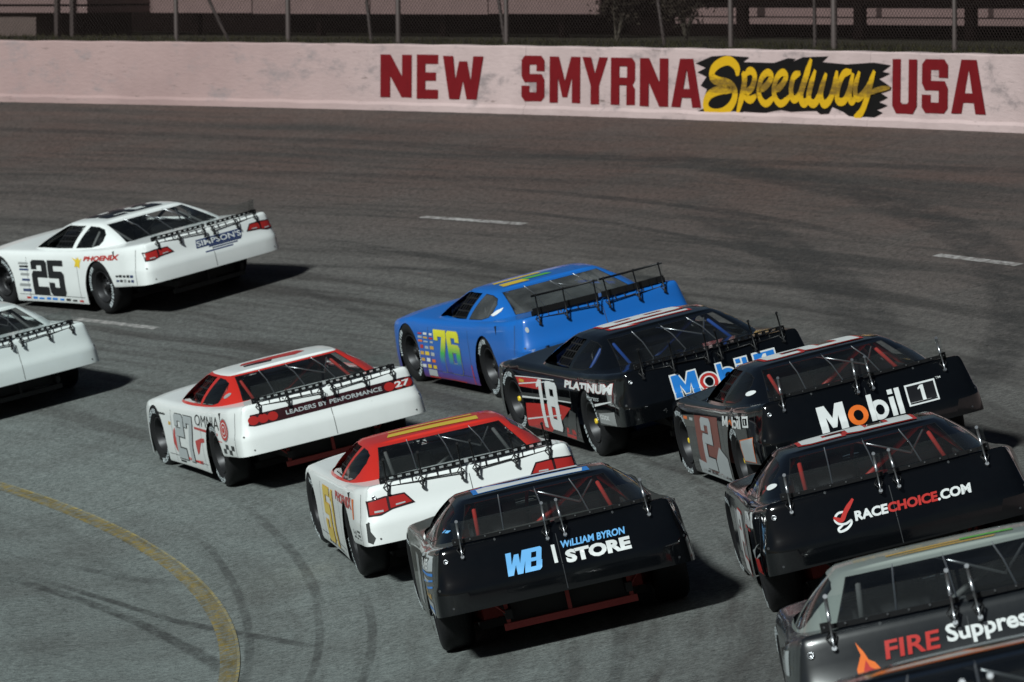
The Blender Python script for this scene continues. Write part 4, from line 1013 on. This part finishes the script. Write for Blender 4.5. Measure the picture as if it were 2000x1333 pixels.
# black 18
P = build_car('c', 'black race car numbered 18 with red and white slashes and blue tail lettering', (1.7433, 54.2861, .2775, .0083, .0254), body='black', cage='cage_blue', tub='tub_blue', spoiler='black', cap='yellow')
B = P['body']
G(B, 'side', [[(-2.95, .69), (-2.30, .70), (-1.55, .735), (-1.55, .56), (-2.6, .52)], [(-2.3, .12), (-1.5, .12), (-.95, .30), (-.6, .44), (-.95, .44), (-2.2, .36)]], 'decal_red', .0025)
G(B, 'side', [[(-2.3, .46), (-.55, .56), (-.55, .49), (-2.3, .40)], [(-.9, .16), (-.55, .16), (-.44, .40), (-.65, .42)]], 'dark_grey', .003)
G(B, 'side', [[(-2.95, .70), (-1.1, .775), (-1.1, .762), (-2.95, .683)], [(-2.35, .585), (-1.2, .745), (-1.3, .715), (-2.35, .565)], [(-2.3, .425), (-.55, .505), (-.55, .493), (-2.3, .408)], [(-2.25, .20), (-1.0, .34), (-1.0, .33), (-2.25, .185)], [(.34, .575), (.86, .635), (.86, .625), (.34, .545)]], 'decal_white', .0035)
G(B, 'side', [[(.42, .385), (.92, .39), (.92, .53), (.42, .48)]], 'grey', .003); T(B, 'side', 'COOK', (.46, .74, .43, .475), 'decal_white', bold=.03); G(B, 'side', [rect(-.95, -.62, .125, .22, .06)], 'decal_red')
BT(B, 'side', '18', (-1.78, -1.02, .16, .73), 'decal_white', ('decal_black', .012), gap=.1); T(B, 'side', 'PLATINUM', (-.72, .92, .70, .81), 'decal_white', bold=.05, shear=.15, outline=('decal_red', .02)); T(B, 'side', 'Express', (.02, .50, .595, .67), 'pale_grey', bold=.01, shear=.4)
tiny_logos(B, 2.15, 2.35, .6, .68, 1, 1, ['gold'], 2); T(P['pillars'], 'side', 'DRIVER', (-1.1, -.75, 1.0, 1.03), 'decal_white', bold=.02) if False else None
mobil(P['cover'], 'rear', (-.46, .30, .56, .765), 'decal_blue', 'decal_red', 'black', ('decal_white', .013)); G(P['cover'], 'rear', [[(.36, .58), (.60, .58), (.60, .78), (.36, .78)]], 'decal_white', .003); G(P['cover'], 'rear', [[(.375, .595), (.585, .595), (.585, .765), (.375, .765)]], 'decal_blue', .004); BT(P['cover'], 'rear', '1', (.445, .52, .61, .75), 'decal_white', off=.006)
roof_number(P, '18', 'decal_white', outline=('decal_red', .015))
# black 2
P = build_car('c', 'black race car numbered 2 with white and orange boxed lettering on its tail', (2.9761, 48.8293, .1564, .0112, -.0067), body='black', cage='cage_red', tub='tub_red', spoiler='chrome', cap='yellow')
B = P['body']
G(B, 'side', [[(-1.9, .16), (-.85, .16), (-.75, .45), (-.75, .78), (-1.9, .74)]], 'brown_red', .0025); G(B, 'side', [[(-2.0, .115), (-.46, .115), (-.46, .34), (-.85, .42), (-1.25, .20), (-2.0, .24)]], 'pale_grey', .003)
G(B, 'side', [[(-2.9, .52), (-1.9, .56), (-1.9, .74), (-2.9, .69)]], 'gunmetal', .0025); tiny_logos(B, 1.95, 2.7, .63, .71, 3, 1, ['gold', 'orange', 'pale_grey'], 21); tiny_logos(B, .5, 1.9, .13, .18, 8, 1, ['decal_black', 'grey', 'maroon'], 22)
BT(B, 'side', '2', (-1.62, -1.12, .18, .74), 'pale_grey', ('decal_black', .01)); mobil(B, 'side', (-.44, .52, .70, .82), 'decal_white', 'orange', 'black'); G(B, 'side', [rect(.58, .80, .715, .735), rect(.58, .80, .80, .82), rect(.58, .61, .735, .80), rect(.77, .80, .735, .80), rect(.67, .71, .745, .79)], 'decal_white', .004)
G(B, 'side', [[(.40, .39), (.90, .40), (.90, .63), (.36, .58)]], 'orange', .003); G(B, 'side', [[(.42, .395), (.885, .405), (.885, .622), (.385, .573)]], 'pale_grey', .004)
mobil(P['cover'], 'rear', (-.45, .28, .545, .765), 'decal_white', 'orange', 'black')
G(P['cover'], 'rear', [rect(.33, .60, .585, .765)], 'decal_white', .003); G(P['cover'], 'rear', [rect(.345, .585, .60, .75)], 'decal_black', .0045); BT(P['cover'], 'rear', '1', (.43, .51, .61, .74), 'decal_white', off=.006); T(P['cover'], 'rear', 'TM', (.61, .655, .755, .772), 'decal_white', bold=.01)
roof_number(P, '2', 'decal_white', outline=('decal_red', .03), box=(.62, 1.15, -.42, .42)); G(P['pillars'], 'side', [ellipse(-.02, .895, .08, .018, 16)], 'decal_white', .004, 'round_logo')
# white, red-roofed 51
P = build_car('c', 'white race car with a red roof, a yellow roof stripe and yellow door number', (-.3924, 49.3407, .1567, -.0124, .0161), body='white', pillars='red', roof='red', spoiler='black', sp_h=.19)
B = P['body']
BT(B, 'side', '51', (-1.72, -.94, .16, .76), 'yellow', ('gold', .012), gap=.1); T(B, 'side', 'PHOENIX', (-.74, .58, .69, .81), 'decal_red', bold=.03); BT(P['cover'], 'rear', '51', (.66, .88, .49, .60), 'yellow', ('decal_black', .006), shear=.15); G(B, 'side', [[(.60, .60), (.66, .60), (.74, .80), (.64, .80)]], 'orange')
T(B, 'side', 'Swift', (.50, .70, .46, .50), 'decal_black', bold=0, shear=.3); G(B, 'side', [rect(.74, .88, .49, .51), rect(.76, .88, .455, .475)], 'dark_grey'); tiny_logos(B, -.9, -.5, .42, .455, 3, 1, ['decal_black', 'grey', 'maroon'], 31); tiny_logos(B, .6, 1.8, .13, .17, 8, 1, ['decal_black', 'grey', 'dark_grey'], 32)
tail_lights(P, .52, .90, .655, .79)
G(P['roof'], 'roof', [[(.52, -.40), (.78, -.42), (.80, .38), (.60, .42)], [(.9, -.40), (1.0, -.40), (1.0, .36), (.92, .36)]], 'yellow', .004, 'roof_stripe'); G(P['cover'], 'rear', [[(-.965, .44), (-.93, .42), (-.90, .47), (-.93, .53), (-.925, .60), (-.95, .60)]], 'dark_grey', .004, 'tyre_scuff')
G(P['body'], 'right', [rect(2.3, 2.6, .4, .6)], 'yellow') if False else None
# windshield banner seen through other cars is left off; black store car
P = build_car('c', 'black race car with pale blue and white store lettering on its tail', (.4088, 43.0917, .0709, -.0018, .0106), body='gunmetal', cover='black', pillars='black', roof='black', cage='cage_red', tub='tub_red', spoiler='chrome', sp_h=.16, bar='frame_red')
B = P['body']
G(B, 'side', [[(-.05, .72), (.96, .74), (.98, .90), (-.05, .86)]], 'pale_grey', .0025); T(B, 'side', 'STORE', (.02, .80, .755, .84), 'decal_white', bold=.05, shear=.2, outline=('decal_black', .02))
G(B, 'side', [rect(-.2, .96, .70, .722), [(.0, .60), (.96, .66), (.96, .675), (.0, .62)]], 'decal_blue', .003); G(B, 'side', [[(.30, .62), (.96, .665), (.30, .68)], [(.45, .445), (.9, .445), (.9, .49), (.45, .49)]], 'pale_grey', .003); G(B, 'side', [rect(.45, .9, .41, .44), [(.55, .58), (.96, .61), (.96, .625), (.55, .60)]], 'decal_blue', .003)
T(B, 'side', 'U.S.', (.42, .60, .515, .575), 'gold', bold=.01, shear=.1); G(B, 'side', [rect(.62 + .06 * i, .66 + .06 * i, .515, .545 + .012 * (i % 2)) for i in range(4)], 'gold', .004); G(B, 'side', [[(.80, .40), (.86, .385), (.84, .47)], rect(.60, .74, .385, .42)], 'decal_white', .004)
G(B, 'side', [[(-1.75, .22), (-1.35, .22), (-1.2, .72), (-1.6, .72)]], 'grey', .003)
C_ = P['cover']
BT(C_, 'rear', 'WB', (-.44, -.115, .60, .765), 'sky_blue', gap=-.10, shear=.25, name='initials_decal')
G(C_, 'rear', [rect(-.055, -.028, .62, .755)], 'decal_white', .004, 'divider_decal'); T(C_, 'rear', 'WILLIAM BYRON', (.02, .51, .715, .768), 'sky_blue', bold=.03, shear=.15); T(C_, 'rear', 'STORE', (.035, .53, .60, .695), 'decal_white', bold=.055)
G(P['roof'], 'roof', [[(.50, -.46), (.80, -.46), (.84, .16), (.98, .34), (.94, .46), (.55, .46)]], 'decal_blue', .003, 'roof_graphic'); G(P['roof'], 'roof', [[(.52, -.40), (.74, -.42), (.78, .16), (.90, .34), (.86, .42), (.57, .42)], [(.92, -.40), (1.12, -.40), (1.10, .36), (1.0, .36)]], 'decal_white', .005, 'roof_graphic'); G(P['pillars'], 'side', [rect(-.08, -.05, .885, .905, .01), rect(-.02, .05, .887, .902)], 'sky_blue', .004)
# black web address car
P = build_car('c', 'black race car with white and red web address lettering across its tail', (2.8156, 41.0247, .0299, .0209, .0085), body='black', cage='cage_red', tub='tub_red', spoiler='chrome', sp_h=.16)
B = P['body']; C_ = P['cover']
G(B, 'side', [[(-.45, .70), (.72, .735), (.66, .86), (-.45, .83)]], 'decal_white', .003); G(B, 'side', [rect(-.42 + .13 * i, -.39 + .13 * i, .70, .86) for i in range(8)], 'decal_black', .004); G(B, 'side', [[(-.45, .66), (.40, .69), (.40, .715), (-.45, .70)], [(.42, .375), (.86, .385), (.78, .50), (.44, .48)]], 'decal_red', .003)
G(B, 'side', [[(.36, .53), (.62, .57), (.92, .63), (.60, .55), (.50, .485), (.42, .47)], [(.50, .47), (.95, .56), (.95, .54), (.62, .485)]], 'pale_grey', .0035); G(B, 'side', [[(-1.9, .3), (-1.0, .3), (-1.0, .72), (-1.9, .70)]], 'grey', .0025); BT(B, 'side', '2', (-1.62, -1.10, .18, .74), 'decal_white', ('decal_red', .014))
T(C_, 'rear', [('RACE', 0), ('CHOICE', 1), ('.COM', 0)], (-.29, .56, .645, .715), ['decal_white', 'decal_red'], bold=.045, shear=.08)
bmr = ribbon2d([[(-.315, .665), (-.36, .645), (-.41, .655), (-.43, .69), (-.40, .725), (-.345, .73)], [(-.315, .665), (-.325, .635), (-.36, .61), (-.41, .60), (-.42, .62), (-.38, .64)]], [.016, .016]); decal(C_, 'check_logo', 'rear', bmr, [M['decal_white']], .004)
decal(C_, 'check_logo', 'rear', ribbon2d([[(-.435, .705), (-.385, .675), (-.34, .73), (-.27, .80)]], [.032]), [M['decal_red']], .006)
roof_number(P, '2', 'decal_white', outline=('decal_red', .03), box=(.62, 1.15, -.42, .42)); G(P['pillars'], 'side', [ellipse(-.02, .895, .08, .018, 16)], 'decal_white', .004, 'round_logo')
# grey-green car with flame lettering
P = build_car('c', 'grey race car with pale roof and red and white flame lettering on its dark tail', (2.575, 30.6243, -.0166, .0038, .0138), body='charcoal', cover='charcoal', pillars='silver_green', roof='silver_green', cage='cage_grey', tub='tub_dark', spoiler='chrome', sp_h=.17)
B = P['body']; C_ = P['cover']
T(C_, 'rear', 'FIRE', (-.46, -.16, .70, .795), 'decal_red', bold=.02, shear=.1, outline=('maroon', .025)); T(C_, 'rear', 'Suppression', (-.125, .53, .69, .81), 'decal_white', bold=.03)
G(C_, 'rear', [[(-.62, .60), (-.62, .68), (-.585, .75), (-.60, .82), (-.565, .76), (-.55, .72), (-.52, .70), (-.47, .62), (-.50, .57)]], 'orange', .004, 'flame_decal'); G(C_, 'rear', [[(-.59, .60), (-.585, .67), (-.565, .72), (-.55, .68), (-.52, .66), (-.52, .60)]], 'decal_red', .006, 'flame_decal')
G(B, 'side', [rect(-.3, .85, .70, .84)], 'pale_grey', .003); G(B, 'side', [rect(-.25 + .15 * i, -.21 + .15 * i, .70, .84) for i in range(7)], 'dark_grey', .004)
G(P['roof'], 'roof', [[(.47, -.30), (.53, -.32), (.55, .1), (.50, .28)], [(.6, -.2), (.66, -.2), (.66, .3), (.6, .3)]], 'gold', .004); T(P['roof'], 'roof', 'SPEED', (.43, .50, -.32, .30), 'decal_white', bold=.02, shear=.2) if False else None
G(P['roof'], 'roof', [[(.60, -.42), (.68, -.42), (.68, -.12), (.60, -.12)]], 'green', .006)  # green light reflected on the roof, painted as a flat patch
# dark car in the corner
P = build_car('c', 'black roof of the nearest race car with white and orange number in the bottom corner', (2.10, 22.72, -.06, .02, .0), body='black', spoiler='chrome', sp_h=.16)
G(P['roof'], 'roof', [[(.46, -.34), (.62, -.42), (.60, -.05), (.72, .02), (.66, .40), (.52, .44), (.46, .10)]], 'orange', .004, 'roof_graphic'); G(P['roof'], 'roof', [[(.50, -.30), (.60, -.36), (.56, -.03), (.66, .05), (.62, .34), (.54, .38), (.50, .08)], [(.80, -.4), (1.0, -.4), (1.05, .3), (.85, .35)]], 'pale_grey', .006, 'roof_graphic')

# ------------------------------------------------------------------ behind the wall
def verge_z(r): return interp(r, [(R_WALL + .30, W_TOP - .03), (R_WALL + .9, W_TOP - .02), (R_WALL + 2.2, W_TOP + .02), (R_WALL + 4, W_TOP - .02), (80, W_TOP - .03), (140, W_TOP - .5), (220, -2)])
tag(obj('grass_verge', ring_sheet([R_WALL + .30, R_WALL + .6, R_WALL + .9, R_WALL + 1.5, R_WALL + 2.2, R_WALL + 4, 76, 80, 100, 140, 220], 2, 85, 1., zf=verge_z), M['grass_soil']), kind='structure')
bm = bmesh.new(); rnd = random.Random(5)
for i in range(9000):
    r = R_WALL + .34 + rnd.random() ** 1.4 * 3.0; t = rnd.uniform(25, 56); p = polar(r, t, verge_z(r) - .01); h = rnd.uniform(.03, .10) * (1.4 if rnd.random() < .1 else 1)
    a = rnd.uniform(0, 6.28); w = .008; dx, dy = math.cos(a) * w, math.sin(a) * w; lx, ly = rnd.uniform(-.04, .04), rnd.uniform(-.04, .04)
    bm.faces.new([bm.verts.new((p.x - dx, p.y - dy, p.z)), bm.verts.new((p.x + dx, p.y + dy, p.z)), bm.verts.new((p.x + lx, p.y + ly, p.z + h))])
tag(obj('grass', bm, M['grass']), 'short dry grass along the top of the retaining wall', 'grass', kind='stuff')
# chain link fence: posts are parts, the wire is one woven sheet
R_F = R_WALL + 1.35
fence = tag(empty('chain_link_fence', Matrix.Translation(polar(R_F, 37, W_TOP))), 'chain link fence with steel posts running above the wall', 'fence')
def post(t0, t1, r0, rad, h, name='fence_post'):
    b_ = bmesh.new(); add_tube(b_, [polar(r0, t0, verge_z(r0) - .2), polar(r0, t1, verge_z(r0) + h)], rad, 8); in_world(obj(name, b_, M['galv']), fence)
for t, rad in ((48.9, .035), (45.21, .036), (42.94, .040), (40.70, .040), (38.50, .034), (33.93, .038), (31.83, .045), (29.38, .034), (26.6, .036), (24.2, .036)): post(t, t + .03, R_F, rad, 3.0)
for t0, t1 in ((44.15, 45.35), (41.35, 41.62), (38.62, 39.0), (35.38, 35.78), (32.36, 32.40)): post(t0, t1, R_F + .12, .026, 1.8, 'brace_post')
bm = bmesh.new(); pitch = .075; s0, s1, H = 27.0, 49.6, .80
n = int((s1 - s0) * R_F * math.pi / 180 / pitch)
for i in range(-int(H / pitch) - 1, n):
    for sg in (1, -1):
        a0 = i * pitch if sg > 0 else (i + H / pitch) * pitch
        za, zb = 0., H
        P0 = polar(R_F + sg * .003, s0 + a0 / R_F * 180 / math.pi, W_TOP + za - .02); P1 = polar(R_F + sg * .003, s0 + (a0 + sg * H) / R_F * 180 / math.pi, W_TOP + zb - .02)
        add_tube(bm, [P0, P1], .0038, 3, cap=False)
in_world(tag(obj('wire_mesh', bm, M['wire']), kind='stuff'), fence)
# stands and boards beyond the fence
def arc_box(r0, r1, t0, t1, z0, z1, name, mat, parent, n=10):
    b_ = bmesh.new(); rows = []
    for i in range(n + 1):
        t = t0 + (t1 - t0) * i / n; rows.append([b_.verts.new(polar(r, t, z)) for r, z in ((r0, z0), (r0, z1), (r1, z1), (r1, z0))])
    for p, q in zip(rows, rows[1:]):
        for k in range(4): b_.faces.new((p[k], p[(k + 1) % 4], q[(k + 1) % 4], q[k]))
    b_.faces.new(rows[0]); b_.faces.new(rows[-1][::-1])
    return in_world(obj(name, b_, mat), parent)
G0 = W_TOP - .06
st = tag(empty('grandstand', Matrix.Translation(polar(75, 46, G0))), 'long pale boarded grandstand front raised on posts behind the fence', 'grandstand')
for k, (a, c) in enumerate(((50.72, 48.6), (48.58, 46.4), (46.38, 44.2), (44.18, 42.13))): arc_box(74, 74.05, c, a, W_TOP + .375 - .012 * (k in (1, 2)), W_TOP + 1.6, 'front_board', M['board'], st, 6)
for k in range(5): arc_box(74.1 + k * .8, 74.9 + k * .8, 42.2, 50.7, W_TOP + 1.0 + .25 * k, W_TOP + 1.05 + .25 * k, 'shade_plank', M['board_dark'], st, 8)  # unseen planks put in overhead to shade the ground beneath
arc_box(78.0, 78.1, 43.6, 54.2, G0 - .1, W_TOP + 3.0, 'dark_backdrop', M['board_dark'], st, 8)  # near-black backdrop added to stand for the night dark behind
for t in (43.0, 45.2, 47.5, 49.8): arc_box(74.2, 74.32, t - .05, t + .05, G0 - .1, W_TOP + 1.0, 'support_post', M['board_dark'], st, 1)
st2 = tag(empty('bleacher', Matrix.Translation(polar(76, 37, G0))), 'low dark bleacher with pale planks behind the fence at right', 'bleacher')
for z, r, h in ((.215, 75.0, .10), (.335, 75.35, .135)):
    for a, c in ((41.55, 40.35), (40.2, 38.2), (38.1, 36.2), (36.1, 33.9), (33.8, 31)): arc_box(r, r + .3, c, a, W_TOP + z, W_TOP + z + h, 'plank', M['board'], st2, 4)
arc_box(75.7, 77.4, 30, 42.0, W_TOP + .50, W_TOP + .54, 'seat_deck', M['board_dark'], st2, 8)
for t in (40.28, 38.15, 36.15, 33.85): arc_box(74.9, 75.0, t - .08, t + .08, G0 - .1, W_TOP + .52, 'support_post', M['board_dark'], st2, 1)
arc_box(77.4, 77.5, 28, 44.2, G0 - .1, W_TOP + 3, 'dark_backdrop', M['board_dark'], st2, 8)  # added dark backdrop, closes off the background behind the bleacher
hut = tag(empty('block_hut', Matrix.Translation(polar(73, 52.5, G0))), 'pale block hut with a ledge at the top left corner', 'hut')
arc_box(72.5, 75, 51.55, 56, G0 - .1, W_TOP + .39, 'wall', M['block'], hut, 4); arc_box(72.4, 75.2, 50.50, 56, W_TOP + .39, W_TOP + .50, 'ledge', M['board'], hut, 4); arc_box(72.5, 75.1, 50.6, 56, W_TOP + .505, W_TOP + .535, 'dark_strip', M['board_dark'], hut, 4); arc_box(72.4, 75.2, 50.5, 56, W_TOP + .54, W_TOP + 2., 'upper_wall', M['board'], hut, 4)  # dark strip between ledge and upper wall is a thin solid board
for t in (50.72, 50.42): arc_box(71.9, 71.98, t - .035, t + .03, G0 - .1, W_TOP + 1.2, 'porch_post', M['galv'], hut, 1)
arc_box(77.6, 77.7, 53.9, 62, G0 - .1, W_TOP + 3, 'dark_backdrop', M['board_dark'], hut, 4)  # added dark backdrop carried on past the hut
# shrubs growing against the fence
def shrub(t, r, h, w, label, seed):
    rt = tag(empty('shrub', Matrix.Translation(polar(r, t, verge_z(r)))), label, 'shrub', 'shrubs behind the fence')
    rn = random.Random(seed); b_ = bmesh.new(); tips = []; base = polar(r, t, verge_z(r))
    for k in range(9):
        a = rn.uniform(0, 6.28); l = rn.uniform(.6, 1) * h; e = base + Vector((math.cos(a) * w * rn.uniform(.2, 1), math.sin(a) * w * rn.uniform(.2, 1), l)); mid = (base + e) / 2 + Vector((rn.uniform(-.1, .1), rn.uniform(-.1, .1), .1)); add_tube(b_, [base, mid, e], [.022, .014, .005], 5); tips += [mid, e, (mid + e) / 2]
    in_world(obj('stem', b_, M['bark']), rt); b_ = bmesh.new()
    for k in range(1400):
        c = rn.choice(tips) + Vector((rn.gauss(0, .16), rn.gauss(0, .16), rn.gauss(0, .14)))
        if c.z < base.z + .12: continue
        u = Vector((rn.gauss(0, 1), rn.gauss(0, 1), rn.gauss(0, 1))).normalized() * rn.uniform(.03, .06); v = u.orthogonal().normalized() * .016
        b_.faces.new([b_.verts.new(c - u), b_.verts.new(c + v), b_.verts.new(c + u), b_.verts.new(c - v)])
    in_world(tag(obj('foliage', b_, M['leaf']), kind='stuff'), rt)
shrub(38.75, 70.6, 1.4, .6, 'bare dark shrub behind the fence where the long boards end', 1)
shrub(39.2, 72.5, 1.1, .4, 'small dark shrub behind the fence left of the low bleacher planks', 2)
